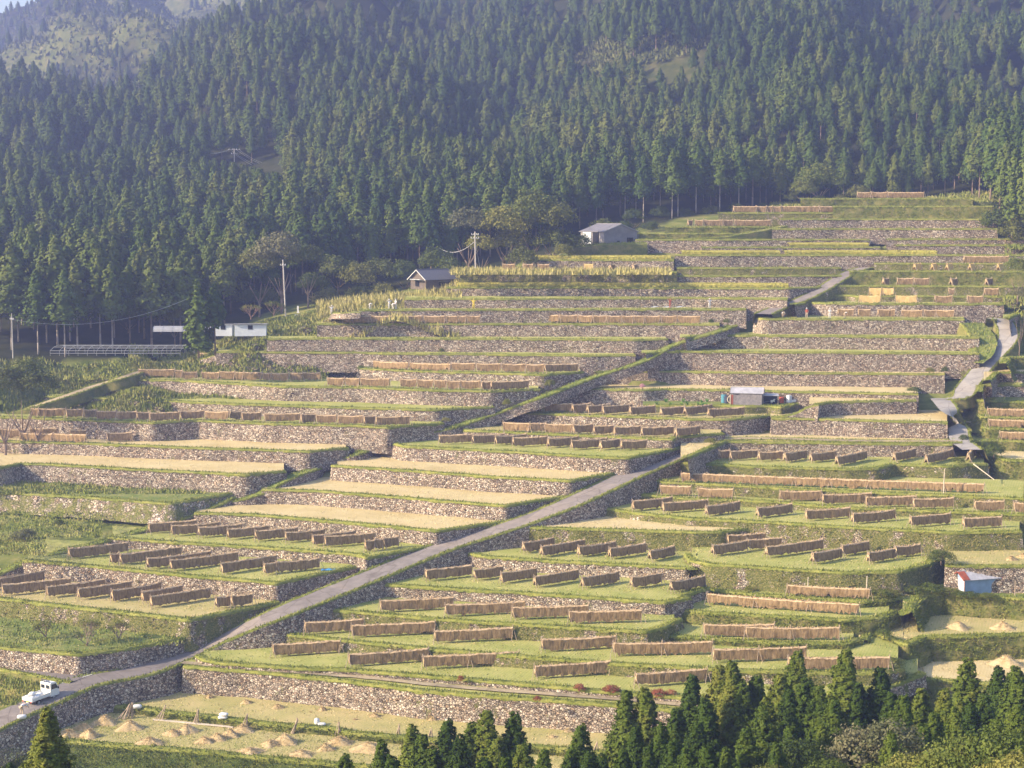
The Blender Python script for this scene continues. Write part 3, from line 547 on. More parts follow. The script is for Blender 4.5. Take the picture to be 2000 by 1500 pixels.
def ground(xy):
    xy=np.asarray(xy,float).reshape(-1,2); out=[]
    for i in range(0,len(xy),4000):
        c=xy[i:i+4000]; out.append(_K(c,cps[:,:2])@_sol[:NR]+_sol[NR]+(c/300)@_sol[NR+1:])
    z=np.concatenate(out); x,y=xy[:,0],xy[:,1]; k=np.clip((y-365)/70,0,1)*np.clip((1500-y)/300,0,1)
    return z+k*(8.5*np.sin(x/21.+y/48.+1.2*np.sin(y/57.))+2.2*np.sin(x/8.3-y/33.)+3.6*np.sin(y/13.5+x/38.+1.5*np.sin(x/31.)))*np.where(y>560,1.8,1)
def gz(x,y): return float(ground([(x,y)])[0])
def px_of(x,y,z):
    "picture position of world points (for culling only)"
    v=np.stack([x,y*CP-(z-ZC)*SP,y*SP+(z-ZC)*CP],-1); return 1000+F*v[...,0]/v[...,1],750-F*v[...,2]/v[...,1]
ds=np.concatenate([np.arange(-30,30,12.),np.arange(30,340,3.2),np.arange(340,700,6.),np.arange(700,1500,16.)])
us=np.linspace(-.50,.50,161)
Gx=us[None,:]*np.maximum(ds,60)[:,None]; Gy=np.repeat(ds[:,None],len(us),1); Gz=ground(np.stack([Gx.ravel(),Gy.ravel()],1)).reshape(Gx.shape)
# keep the base sheet below every terrace and at the foot of every wall
E_=[]
for n in T:
    lo=T[n][2].split(); zt=ZC-H[n]; zf=ZC-max([H[l] for l in lo]) if lo else zt-2.5
    A=np.array([tuple(p) for p in resample(TW[n],1.0)]); Nn=normals(A)
    for a_,n_ in zip(A,Nn): E_.append((a_[0],a_[1],n_[0],n_[1],zt,zf))
E_=np.array(E_); sel=np.where((Gy.ravel()>100)&(Gy.ravel()<350))[0]; gx=Gx.ravel();gy=Gy.ravel();gzf=Gz.ravel().copy()
for i in range(0,len(sel),600):
    s_=sel[i:i+600]; dx=gx[s_][:,None]-E_[:,0]; dy=gy[s_][:,None]-E_[:,1]; b_=-(dx*E_[:,2]+dy*E_[:,3]); l_=np.abs(-dx*E_[:,3]+dy*E_[:,2])
    cap=np.where((l_<2.2)&(b_>-4.5)&(b_<=0),E_[:,5]-.7,np.where((l_<2.2)&(b_>0)&(b_<np.where(E_[:,1]<172,15,7)),E_[:,4]-1.2,1e3)).min(1)
    gzf[s_]=np.minimum(gzf[s_],cap)
Gz=gzf.reshape(Gx.shape)
V=np.stack([Gx,Gy,Gz],-1)
fb=KD*np.interp(1000+F*us,[-700,0,200,420,560,700,850,1000,1130,1250,1500,1750,1900,1960,2000,2400],[248,248,254,262,285,290,292,300,306,330,338,345,345,300,275,268])
me=join_np('hillside',[(V.reshape(-1,3),gridfaces(*Gx.shape),0)],[]); 
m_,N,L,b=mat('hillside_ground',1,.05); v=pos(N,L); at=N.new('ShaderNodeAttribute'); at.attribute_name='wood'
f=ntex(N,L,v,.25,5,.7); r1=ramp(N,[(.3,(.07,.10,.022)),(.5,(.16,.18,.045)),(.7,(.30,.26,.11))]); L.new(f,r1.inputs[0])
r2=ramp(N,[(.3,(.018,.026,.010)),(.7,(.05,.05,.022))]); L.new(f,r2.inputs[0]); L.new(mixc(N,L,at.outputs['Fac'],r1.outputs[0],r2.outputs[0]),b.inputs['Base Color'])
me.materials.append(m_); att=me.attributes.new('wood','FLOAT','POINT')
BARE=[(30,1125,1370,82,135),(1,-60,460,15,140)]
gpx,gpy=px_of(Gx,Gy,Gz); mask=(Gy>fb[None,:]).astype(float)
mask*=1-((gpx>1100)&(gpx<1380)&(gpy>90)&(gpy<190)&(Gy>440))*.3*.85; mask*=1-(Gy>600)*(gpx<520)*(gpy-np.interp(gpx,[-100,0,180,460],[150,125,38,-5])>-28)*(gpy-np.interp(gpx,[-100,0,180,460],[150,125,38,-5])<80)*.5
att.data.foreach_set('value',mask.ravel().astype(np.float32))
hill=new_obj('hillside',me); tag(hill,'wooded mountainside rising behind the terraces',kind='structure')
for p_ in me.polygons: pass
me.polygons.foreach_set('use_smooth',np.ones(len(me.polygons),bool))
# ---------------------------------------------------------------- tree prototypes
def leafcards(c,nrm,size,rng,asp=.6):
    n=len(c); up=rng.normal(0,1,(n,3)); t=np.cross(nrm,up); t/=np.linalg.norm(t,axis=1)[:,None]+1e-9; b=np.cross(nrm,t); b/=np.linalg.norm(b,axis=1)[:,None]+1e-9
    s=size[:,None]; return np.stack([c-t*s*.5,c+b*s*asp*.5,c+t*s*.5,c-b*s*asp*.5],1).reshape(-1,3)
def cedar_mesh(name,nbr,per,leaf,matn,seed,r0=.13,base=.25,pw=.8,rnd=.45):
    "unit-height conifer crown: clumps on drooping branches"
    rng=np.random.default_rng(seed); C_=[];Nr=[];S_=[]
    for k in range(nbr):
        h=base+(1-base)*rng.random()**.85*0.985; tt=(h-base)/(1-base)
        prof=r0*((1-tt)**pw)*(min(1,(tt+.10)/.22))**.6+.006
        a=rng.uniform(0,2*math.pi); lob=1+.22*math.sin(3*a+seed+9*h)+.15*math.sin(7*h*6+a)
        rr=prof*lob*rng.uniform(.62,1.08); cl=(.003+(.045 if nbr<400 else .036)*(1-tt)*r0/.13)*rng.uniform(.6,1.4)
        ctr=np.array([rr*math.cos(a),rr*math.sin(a),h-.02*rng.random()])
        q=rng.normal(0,1,(per,3)); q/=np.linalg.norm(q,axis=1)[:,None]; q*=rng.uniform(.3,1,per)[:,None]
        c=ctr+q*np.array([cl,cl,cl*1.15]); C_.append(c)
        nn=q*.8+np.array([math.cos(a)*.9,math.sin(a)*.9,.5])+rng.normal(0,rnd,(per,3)); Nr.append(nn/np.linalg.norm(nn,axis=1)[:,None]); S_.append(rng.uniform(.6,1.25,per)*leaf*(.5+.5*min(1,(1-tt)*3.5)))
    c=np.concatenate(C_);nn=np.concatenate(Nr);s=np.concatenate(S_)
    V=leafcards(c,nn,s,rng,.7)
    # inner shaded mass so that the stem side is not see-through
    k=9; hs=np.linspace(base+.03,.97,8); core=[]
    for h in hs:
        tt=(h-base)/(1-base); r_=(r0*((1-tt)**pw))*.55
        core.append([(r_*math.cos(2*math.pi*i/k)*rng.uniform(.8,1.1),r_*math.sin(2*math.pi*i/k)*rng.uniform(.8,1.1),h) for i in range(k+1)])
    core=np.array(core); core[:,-1]=core[:,0]
    return join_np(name,[(V,4,0),(core.reshape(-1,3),gridfaces(8,k+1)[:,::-1],0)],[M[matn]])
def trunk_mesh(name,r=.012,top=.8,matn='bark',bend=.0,seed=0):
    mb=MB(); rng=random.Random(seed); p=Vector((0,0,-.03)); 
    for i in range(6):
        q=Vector((rng.uniform(-bend,bend),rng.uniform(-bend,bend),top*(i+1)/6)); mb.tube(p,q,r*(1-i/7),r*(1-(i+1)/7),8); p=q
    me=mb.mesh(name,True); me.materials.append(M[matn]); return me
def broad_mesh(name,nc,per,leaf,matn,seed,flat=.75):
    "crown about one unit high and wide, sitting on z=.25"
    rng=np.random.default_rng(seed); C_=[];Nr=[];S_=[]
    for k in range(nc):
        d=rng.normal(0,1,3); d/=np.linalg.norm(d); d[2]=abs(d[2])*1.0-.25
        ctr=np.array([0,0,.55])+d*np.array([.46,.46,.40*flat/.75])*rng.uniform(.55,1.0)
        cr=rng.uniform(.09,.17); q=rng.normal(0,1,(per,3)); q/=np.linalg.norm(q,axis=1)[:,None]
        c=ctr+q*cr*rng.uniform(.5,1,per)[:,None]*np.array([1,1,.75]); nn=q+d*.6+rng.normal(0,.5,(per,3)); nn/=np.linalg.norm(nn,axis=1)[:,None]
        C_.append(c);Nr.append(nn);S_.append(rng.uniform(.6,1.3,per)*leaf)
    V=leafcards(np.concatenate(C_),np.concatenate(Nr),np.concatenate(S_),rng,.65)
    return join_np(name,[(V,4,0)],[M[matn]])
def limbs_mesh(name,matn='bark',seed=0,h=.6,n=6):
    mb=MB(); rg=random.Random(seed); mb.tube((0,0,-.05),(0.01,0,.3),.035,.026,8)
    for i in range(n):
        a=2*math.pi*i/n+rg.random(); e=Vector((.3*math.cos(a),.3*math.sin(a),rg.uniform(.5,.8)))
        mid=Vector((.1*math.cos(a),.1*math.sin(a),.38)); mb.tube((0,0,.26),mid,.02,.014,6); mb.tube(mid,e,.014,.004,5)
    me=mb.mesh(name,True); me.materials.append(M[matn]); return me
NEAR=[cedar_mesh('crown',1500,22,.0115,'cedar',s,.125,.12,.9,.5) for s in(1,2,3,4)]
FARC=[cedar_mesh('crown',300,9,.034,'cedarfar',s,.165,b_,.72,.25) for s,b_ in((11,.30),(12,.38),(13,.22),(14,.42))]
TR=trunk_mesh('trunk',.011,.85); TRP=trunk_mesh('trunk',.009,.8,'palebark')
BR={k:[broad_mesh('crown',70,34,.045,k,s) for s in(21,22)] for k in('leaf','leafy','leafgrey')}
BRN={k:[broad_mesh('crown',110,60,.032,k,s) for s in(31,32)] for k in('leafy','leaf')}
LM=limbs_mesh('trunk'); BUSH=limbs_mesh('stem',h=.3,seed=3)
def tree(name,crown,trunk,loc,sx,sz,label,cat,group,rz=None):
    e=empty(name,loc,random.uniform(0,6.28) if rz is None else rz,label=label,cat=cat,group=group)
    c=new_obj('crown',crown,None,e); t=new_obj('trunk',trunk,None,e)
    for o in(c,t): o.scale=(sx,sx,sz)
    return e
def NW(n):
    u='first second third fourth fifth sixth seventh eighth ninth tenth eleventh twelfth thirteenth fourteenth fifteenth sixteenth seventeenth eighteenth nineteenth'.split()
    if n<20: return u[n-1]
    t=n//10-2; return ('twentieth thirtieth fortieth fiftieth sixtieth seventieth eightieth ninetieth'.split()[t] if n%10==0 else 'twenty thirty forty fifty sixty seventy eighty ninety'.split()[t]+'-'+u[n%10-1])
# foreground cedars: top of each as seen, distance
FG=P("n 650 760 a 60 1370 b 70 1330 180 1400 270 1250 330 1330 440 1165 500 1205 560 1290 640 1130 710 1220 780 1140 860 1080 920 1230 1015 1090 1060 1260 1180 1300 1385 1155 1430 1310 1640 960 1690 1170 1745 950 1830 1150 c 60 1060 150 880 225 1010 300 835 370 795 430 920 510 880 560 1010 640 870 690 950 740 740 790 900 860 930 940 1010 1010 730 1080 930 1200 830 1260 980 1330 985 1430 960 1500 1080 1560 960 1620 1060 1690 790 1780 980 1860 840 1960 830 2050 900 40 1190 180 1150 120 1290 230 1270 340 1280 450 1180 540 1040 700 1160 620 1250 1440 1160 1580 1150 1700 1040 880 1150 1000 1230 1260 1200 b 120 1420 400 1380 560 1390 700 1370 850 1350 960 1330 1090 1400 1330 1290 1500 1330 1620 1290 1760 1280 1900 1240 c 400 1380 1850 1120 1960 1050")
k=0
for i,(px,py) in enumerate(FG):
    D=70. if i==0 else (126-(py-1250)*.16+random.uniform(-4,4)); D=max(62,min(130,D))
    t=WD(px,py,D); z=gz(t.x,D); h=t.z-z
    if i==0: z=t.z-11; h=11
    sx=h*random.uniform(1.3,1.6)*(1.0 if h>12 else 1.3)
    rank=sorted(FG).index((px,py))
    side='far left' if px<300 else ('left of the foreground row' if px<900 else 'middle of the foreground row' if px<1350 else 'right of the foreground row' if px<1750 else 'far right of the foreground row')
    tree('cedar_tree',NEAR[i%4],TR,(t.x,D,z),sx,h*1.0,'lone young cedar rising beside the white pickup' if i==0 else 'dark green foreground cedar, %s tip counted from the left, %s'%(NW(rank+1),'tall' if py<1310 else 'middling' if py<1420 else 'low'),'tree','foreground cedars')
# broadleaf crowns at the lower right
for px,py,D,w_,k_ in [(1560,1440,96,5.2,'leaf'),(1680,1415,98,4.6,'leafgrey'),(1745,1400,97,5.0,'leafgrey'),(1620,1478,86,4.0,'leafy'),(1800,1460,84,5.0,'leafy'),(1880,1430,82,5.5,'leafy'),(1960,1415,80,5.8,'leafy'),(1720,1490,78,4.5,'leafy'),(1990,1470,74,5,'leafy'),(1500,1492,86,3.6,'leaf')]:
    t=WD(px,py,D); z=t.z-w_*.93; g=gz(t.x,D)
    cr=(BRN[k_] if k_ in BRN else BR[k_])[random.randint(0,1)]
    e=empty('broadleaf_tree',(t.x,D,g),random.uniform(0,6),label='%s lower right broadleaf tree from left, %s, %s'%(NW(sorted([1560,1680,1745,1620,1800,1880,1960,1720,1990,1500]).index(px)+1),{'leaf':'dark green','leafy':'yellow green','leafgrey':'grey green'}[k_],'crown cut by the bottom edge' if py>1455 else 'in front of the cedars'),cat='tree',group='broadleaf trees at lower right')
    c=new_obj('crown',cr,None,e); c.scale=(w_,)*3; c.location=(0,0,z-g); mb=MB(); mb.tube((0,0,-.5),(0,0,z-g+w_*.4),.22,.12,8); mb.obj('trunk',M['bark'],e)
# ---------------------------------------------------------------- the forest
rng=np.random.default_rng(12); pts=[]
D=246.
while D<1110:
    sp=4.8 if D<360 else 4.4 if D<540 else (5.6 if D<700 else 6.8)
    x0=(-1100)/F*D; x1=1350/F*D
    xs=np.arange(x0,x1,sp)+rng.uniform(0,sp); n_=len(xs)
    pts.append(np.stack([xs+rng.normal(0,sp*.20,n_),np.full(n_,D)+rng.normal(0,sp*.22,n_)],1)); D+=sp*.95
pts=np.concatenate(pts); pz=ground(pts); ppx,ppy=px_of(pts[:,0],pts[:,1],pz)
fbp=KD*np.interp(ppx,[-700,0,200,420,470,560,700,850,1000,1130,1240,1250,1500,1580,1650,1750,1900,1950,1985,2400],[250,250,256,266,285,292,300,305,314,330,334,332,340,352,350,347,347,310,285,270])
ok=(pts[:,1]>fbp)&(ppx>-90)&(ppx<2300)
ok&=~((ppx>1115+8*np.sin(ppy/9.))&(ppx<1365+14*np.sin(ppy/14.))&(ppy>96)&(ppy<182+6*np.sin(ppx/15.))&(pts[:,1]>440)&(rng.random(len(pts))<.93))
_ln=np.interp(ppx,[-100,0,180,460],[150,125,38,-5])+9*np.sin(ppx/19.); ok&=~((pts[:,1]>600)&(ppx<520)&(ppy-_ln>-24)&(ppy-_ln<72)&(rng.random(len(pts))<.93))
top=ppy-F*15/pts[:,1]
ok&=(top<ppy+10)&(ppy>-60)
hn=fbm(pts[:,0]*.035,pts[:,1]*.035,1,2); cell=np.sin(np.floor(pts[:,0]/34+pts[:,1]/90)*12.9+np.floor(pts[:,1]/38-pts[:,0]/160)*78.2)*43758.5; cell=cell-np.floor(cell)
hh=np.where(pts[:,1]<368,14.5,10.6)+1.2*hn+6.0*(cell-.5)*(pts[:,1]>370)+rng.normal(0,1.3,len(pts)); hh=np.where((ppx<210)&(pts[:,1]<300),hh+1.5,hh); hh=np.where((ppx>1840)&(pts[:,1]<385),hh+4.0,hh); hh=np.where(pts[:,1]>700,hh*.8,hh)
_lim=np.interp(ppx,[400,458,552],[304,316,338]); _room=(ppy-_lim)*pts[:,1]/F; _w=(pts[:,1]<432)&(ppx>400)&(ppx<552)
ok&=~(_w&(_room<4)); hh=np.where(_w,np.minimum(hh,np.maximum(_room,4)),hh)
_w=(pts[:,1]<558)&(np.abs(ppx-272)<10); _room=(ppy-172)*pts[:,1]/F; ok&=~(_w&(_room<4)); hh=np.where(_w,np.minimum(hh,np.maximum(_room,4)),hh)
pts=pts[ok];pz=pz[ok];hh=hh[ok];ppx=ppx[ok];ppy=ppy[ok]; o=np.argsort(pts[:,1]); pts=pts[o];pz=pz[o];hh=hh[o];ppx=ppx[o];ppy=ppy[o]
# how much of each tip stands clear of the nearer trees: keep individuals for those that show largest
NI=270; front=np.full(420,1e9); show=[]
tipy=ppy-F*hh/pts[:,1]
for i in range(len(pts)):
    c0=int(np.clip((ppx[i]+100)/5.3,0,419)); s_=min(ppy[i],front[c0])-tipy[i]; show.append(s_*F/pts[i,1])
    if tipy[i]<front[c0]: front[max(0,c0-1):c0+2]=np.minimum(front[max(0,c0-1):c0+2],tipy[i])
idx=np.argsort(-np.array(show))[:NI]; ind=np.zeros(len(pts),bool); ind[idx]=True
print('forest trees',len(pts))
def where(px,py,D):
    col='left' if px<500 else 'middle left' if px<950 else 'middle right' if px<1450 else 'right'
    row='front edge' if D<330 else 'lower slope' if D<400 else 'middle slope' if D<480 else 'upper slope'
    return col,row
for i in np.where(ind)[0]:
    x,y=pts[i]; col,row=where(ppx[i],ppy[i],y); edge=(ppx[i]<250 and y<300) or (1200<ppx[i]<1560 and y<362)
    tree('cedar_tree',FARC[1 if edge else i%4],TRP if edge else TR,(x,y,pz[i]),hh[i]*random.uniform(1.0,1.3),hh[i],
      'cedar with a bare pale trunk at the forest front edge, picture %s'%col if edge else 'tall cedar in the planted forest, %s, picture %s'%(row,col),'tree','cedars of the planted forest, %s %s'%(col,row))
# the rest of the wood reads as one mass
rest=~ind; me=bpy.data.meshes.new('forest'); rp=np.concatenate([pts[rest],pz[rest][:,None]],1)
me.vertices.add(len(rp)); me.vertices.foreach_set('co',rp.astype(np.float32).ravel())
a_=me.attributes.new('ht','FLOAT','POINT'); a_.data.foreach_set('value',hh[rest].astype(np.float32))
forest=new_obj('forest',me); tag(forest,'dense planted cedar forest covering the mountainside',kind='stuff')
ng=bpy.data.node_groups.new('forest_trees','GeometryNodeTree'); ng.interface.new_socket('Geometry',in_out='INPUT',socket_type='NodeSocketGeometry'); ng.interface.new_socket('Geometry',in_out='OUTPUT',socket_type='NodeSocketGeometry')
GN=ng.nodes; GL=ng.links; gi=GN.new('NodeGroupInput'); go=GN.new('NodeGroupOutput')
iop=GN.new('GeometryNodeInstanceOnPoints'); iop.inputs['Pick Instance'].default_value=True
jn=GN.new('GeometryNodeJoinGeometry')
srcs=[]
for i in np.where(ind)[0]:
    pass
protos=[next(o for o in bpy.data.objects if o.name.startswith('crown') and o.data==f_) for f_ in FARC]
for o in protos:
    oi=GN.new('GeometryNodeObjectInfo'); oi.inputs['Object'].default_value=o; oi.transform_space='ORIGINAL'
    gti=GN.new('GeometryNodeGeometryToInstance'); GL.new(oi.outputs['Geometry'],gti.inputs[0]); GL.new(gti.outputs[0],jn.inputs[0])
na=GN.new('GeometryNodeInputNamedAttribute'); na.data_type='FLOAT'; na.inputs[0].default_value='ht'
rv=GN.new('FunctionNodeRandomValue'); rv.data_type='FLOAT'; rv.inputs[2].default_value=1.0; rv.inputs[3].default_value=1.35
cx=GN.new('ShaderNodeCombineXYZ'); mm=GN.new('ShaderNodeMath'); mm.operation='MULTIPLY'; GL.new(na.outputs[0],mm.inputs[0]); GL.new(rv.outputs[1],mm.inputs[1])
GL.new(mm.outputs[0],cx.inputs[0]);GL.new(mm.outputs[0],cx.inputs[1]);GL.new(na.outputs[0],cx.inputs[2])
rr=GN.new('FunctionNodeRandomValue'); rr.data_type='FLOAT'; rr.inputs[2].default_value=0; rr.inputs[3].default_value=6.28; cr_=GN.new('ShaderNodeCombineXYZ'); GL.new(rr.outputs[1],cr_.inputs[2])
GL.new(gi.outputs[0],iop.inputs['Points']); GL.new(jn.outputs[0],iop.inputs['Instance']); GL.new(cx.outputs[0],iop.inputs['Scale']); GL.new(cr_.outputs[0],iop.inputs['Rotation']); GL.new(iop.outputs[0],go.inputs[0])
md=forest.modifiers.new('trees','NODES'); md.node_group=ng
# broadleaf trees along the foot of the forest
BL=[(1040,368,286,11,'leaf'),(1080,392,284,9,'leaf'),(985,400,284,9,'leafy'),(915,402,286,8.5,'leafgrey'),(1000,440,288,8,'leaf'),(1085,440,284,8,'leaf'),(1020,480,280,6,'leaf'),(940,455,284,6,'leafy'),(548,450,276,9.5,'leafgrey'),(505,480,276,8,'leaf'),(600,475,277,7,'leaf'),
(660,495,292,8,'leaf'),(700,510,288,8,'leaf'),(745,500,292,8,'leaf'),(790,505,290,7,'leaf'),(700,555,278,5,'leaf'),(640,560,280,6,'leaf'),(745,550,278,5,'leafy'),(850,480,298,8,'leaf'),(885,500,290,7,'leaf'),(610,530,284,6,'leaf'),(440,500,300,8,'leaf'),
(1600,316,338,9.5,'leafy'),(1570,350,336,6,'leafy'),(1545,375,340,3.5,'leaf'),(1640,378,338,3.5,'leafy'),(1600,380,336,3,'leafy'),(1680,360,346,6,'leaf'),
(1180,425,306,7,'leaf'),(1240,405,322,5,'leaf'),(1290,400,336,5,'leaf'),(1340,405,338,4.5,'leaf'),(1390,400,338,4.5,'leaf'),(1440,395,338,4,'leaf'),(1490,395,340,4,'leaf'),(1130,455,284,5,'leaf'),(1100,475,276,4,'leaf'),(1270,430,318,4,'leaf'),(1220,430,310,5,'leaf'),
(40,695,222,9,'leaf'),(5,712,219,7.5,'leaf'),(70,722,220,5.5,'leaf'),(1960,400,300,9,'leaf'),(1995,420,290,8,'leaf'),(1935,395,318,5,'leaf'),(1990,500,262,5,'leafy'),(1995,560,244,3,'leafgrey'),
(470,440,306,6,'leafy'),(440,432,320,6,'leafy'),(520,440,318,6,'leafy'),(620,440,315,6,'leafy'),(660,452,312,6,'leafy'),(1755,270,395,7,'leafgrey'),(1180,90,480,5,'leafy'),(1400,85,480,7,'leafgrey'),(1470,100,478,5,'leafgrey'),(1300,110,470,4,'leafgrey'),(1150,115,470,4,'leafgrey'),(1230,100,475,4,'leafgrey'),
(300,560,278,6,'leaf'),(250,590,270,6,'leaf'),(340,600,266,5,'leaf'),(380,555,290,7,'leaf'),(480,560,282,6,'leaf'),(520,560,286,6,'leaf')]
for i,(px,py,D,w_,k_) in enumerate(BL):
    D*=KD; w_*=KD
    t=WD(px,py,D); g=gz(t.x,D); zb=min(t.z-w_*.9,t.z-1)
    if g>zb: g=zb-.2
    col,row=where(px,py,D)
    e=empty('broadleaf_tree',(t.x,D,g),random.uniform(0,6),label='%s tree, %s crown, %s of its kind from left, %s, %s'%({'leaf':'dark green','leafy':'yellow green','leafgrey':'grey green'}[k_],'wide' if w_>8 else 'round' if w_>5.5 else 'small',NW(1+sum(1 for b in BL if b[4]==k_ and where(b[0],b[1],b[2]*KD)[0]==col and (b[0],b[1])<(px,py))),
       'weedy ground' if D<240 else 'forest foot' if D<410 else 'upper clearing',col),cat='tree',group='broadleaf trees at the %s, %s'%('clearing' if D>380 else 'forest foot',col))
    c=new_obj('crown',BR[k_][i%2],None,e); c.scale=(w_*1.05,w_*1.05,w_); c.location=(0,0,zb-g); t_=new_obj('trunk',LM,None,e); t_.scale=(w_*.8,w_*.8,(zb-g)+w_*.5)
# ---------------------------------------------------------------- straw drying racks
RK={
'L1':"a 10 455 398 415 -100 430 250 372 258 467 590 422 432 478 740 432 620 487 900 440 790 495 1020 455 838 522 1175 470 1205 525 1282 515 1290 520 1410 505",
'L2':"a 380 250 720 213 620 280 662 275 668 284 1015 238 818 308 1180 262 948 318 1330 268 1232 335 1545 286 1475 338 1535 330 1540 328 1785 303",
'L3':"a 828 108 1100 88 955 122 1230 98 1105 132 1355 108 1268 142 1505 118 1422 152 1665 128 1590 160 1815 138 1742 178 1985 148 b -47 183 240 160 182 207 232 202 236 200 280 196 284 192 365 182",
'R1':"a 1520 792 1902 768 b 85 848 538 815 500 860 1042 833 1122 915 1552 886 1685 960 2092 930",
'R2':"a 1698 672 2035 648 b 102 685 575 663 565 718 1008 696 1162 765 1585 743 1562 787 2122 775 c 262 822 788 806 680 868 1252 866",
'R3':"b 262 545 678 524 625 568 1078 548 1000 585 1432 570 1315 608 1728 598",
'R3p':"c 210 692 610 678 443 705 972 696",'M1':"c 230 500 1083 560 L",'M2':"c 676 455 1145 474 L",
'R4':"b 515 372 778 343 785 370 950 348 935 388 1137 358 1122 410 1370 368 1388 415 1597 378 1660 415 1835 388 1882 438 2077 402",
'R5':"b 1060 218 1232 186 1160 240 1405 198 1368 240 1580 208 1540 250 1745 218 1765 265 1905 233",
'R5r':"c 258 235 455 204 455 202 650 188 342 176 560 160 556 243 878 198 815 278 980 248 978 234 1132 208 1125 275 1280 250 1275 240 1420 226",
'R6b':"e 1670 1271 1895 1245 1838 1280 2095 1260 f 222 1298 412 1270 508 1308 705 1283 780 1322 1030 1305 1038 1340 1280 1318 1362 1358 1590 1338 1657 1368 1877 1356",
'R6a':"f -33 1198 145 1185 176 1213 380 1202 635 1232 872 1210 872 1237 1150 1222 1115 1258 1400 1240 1378 1268 1610 1250 1720 1280 1890 1268 1942 1293 2080 1290",
'R7':"f 85 1110 1780 1168 L",
'R8':"f 300 985 355 980 358 988 515 978 516 992 655 985 662 998 785 978 806 1000 950 983 952 1020 1118 983 1272 998 1393 970 1450 1010 1603 973 1688 1000 1718 968",
'L9':"e 1180 720 1335 718 1335 725 1440 715 1418 733 1550 718 1503 735 1670 720 1655 738 1798 728 1828 743 1965 732 f 105 740 258 722 235 750 440 738",
'L8':"e 948 830 1105 830 1100 832 1190 828 1180 842 1345 836 1340 842 1460 833 1455 850 1570 841 1568 852 1720 844 1720 855 1905 846 1910 862 2047 850",
'L7':"e 592 898 790 890 778 898 960 886 905 902 1080 888 1003 912 1200 902 1198 918 1370 902 1330 928 1530 912 1490 930 1610 917 1605 930 1755 922",
'U3':"d 178 745 213 745 215 748 370 745 370 750 470 747 470 755 540 751 538 765 655 760 652 765 765 761 765 768 840 764 833 772 1005 768 1005 762 1140 757 1143 765 1280 764 1283 762 1350 758 1350 772 1458 767 1475 778 1680 772 1680 780 1762 776 1765 787 1880 783 e 28 790 172 786 175 792 236 788 238 797 432 793",
'U5':"d 772 525 978 525 980 530 1018 530 1020 535 1100 535 L 1125 537 1225 537 L 1228 538 1310 538 1315 540 1358 540 1360 542 1463 542 1465 545 1513 545 1517 547 1612 547 1620 545 1688 545 1690 543 1790 543 e -31 580 66 580 68 580 150 580 152 580 320 578 375 582 468 582 470 585 563 585 567 588 638 588 640 592 710 592 712 592 826 592 830 598 890 595 880 602 1095 597",
'U6':"d 1113 435 1330 440 1360 440 1428 441 1430 444 1558 445 1560 447 1665 447 1690 450 1803 450 1805 452 1960 449 e 105 441 285 441 225 485 425 489 L 428 490 660 492 L 662 492 798 492 800 494 940 494 942 496 1078 496 1080 499 1178 499 1180 500 1370 498",
'U9':"e 62 235 103 235 106 236 207 236 212 237 346 237 348 237 378 237 382 237 503 237 508 238 630 238 632 238 697 238 700 238 743 238 747 238 822 238 1087 217 1180 218 1182 219 1265 220 1267 221 1367 221 1370 222 1450 223 1452 224 1525 224 1528 226 1612 227 1615 227 1678 227 1680 228 1738 229 1740 229 1828 230 1831 231 1920 232 1922 233 2052 234",
'U2':"d 110 882 298 886 L 300 888 485 892 L 0 862 150 860 165 860 345 855 390 866 520 862 595 884 740 878",
'S6':"g 1090 664 1170 664 1190 664 1250 664 1285 665 1370 665 1400 668 1505 669 1512 669 1568 669 1570 669 1660 670",
'S5':"g 1195 604 1300 602 N 1372 605 1478 603 N 1563 605 1650 605 1722 606 1800 606",
'S4':"g 1245 565 1303 565 N 1307 565 1362 565 N 1633 567 1658 564 1806 568 1875 568",
'S3':"g 1310 518 1335 516 1378 518 1455 519 1460 519 1535 519 1640 520 1668 516 1813 521 1840 515",
'S2':"g 1460 446 1490 442 N 1547 446 1565 442 N 1618 446 1642 442 N 1730 446 1750 442 N 1868 446 1888 442 N",
'S1':"g 1698 404 1920 405",'T9':"g 1175 94 1240 94 1242 94 1320 94 1322 94 1500 94",
'T7l':"g 573 165 685 165 687 165 735 165 737 165 763 165 765 165 805 165 807 165 990 164 992 164 1078 163",
'T6l':"g 355 235 375 234 390 235 428 235 430 234 525 233 527 232 573 231 580 231 758 235",
'T2l':"h 1090 374 1160 374 1205 374 1260 374 1290 374 1350 374 1545 374 1595 374 N 1690 374 1710 371 1818 374 1838 371",
'X6':"l 1520 405 2250 418 L",'X7':"l 1530 550 2250 562 L",'X8':"l 1680 715 2250 730 L"}
LEGS={}
def leg_mesh(h):
    if h not in LEGS:
        mb=MB(); mb.tube((-.30,-.62,0),(.05,.10,h+.12),.03,.022,5); mb.tube((.30,-.52,0),(-.06,.09,h+.08),.03,.022,5); mb.tube((0,.62,0),(0,-.12,h+.05),.03,.022,5)
        me=mb.mesh('leg'); me.materials.append(M['wood']); LEGS[h]=me
    return LEGS[h]
ORD=['first','second','third','fourth','fifth','sixth','seventh','eighth','ninth','tenth','eleventh','twelfth','thirteenth','fourteenth','fifteenth','sixteenth','seventeenth','eighteenth','nineteenth','twentieth','twenty-first','twenty-second']
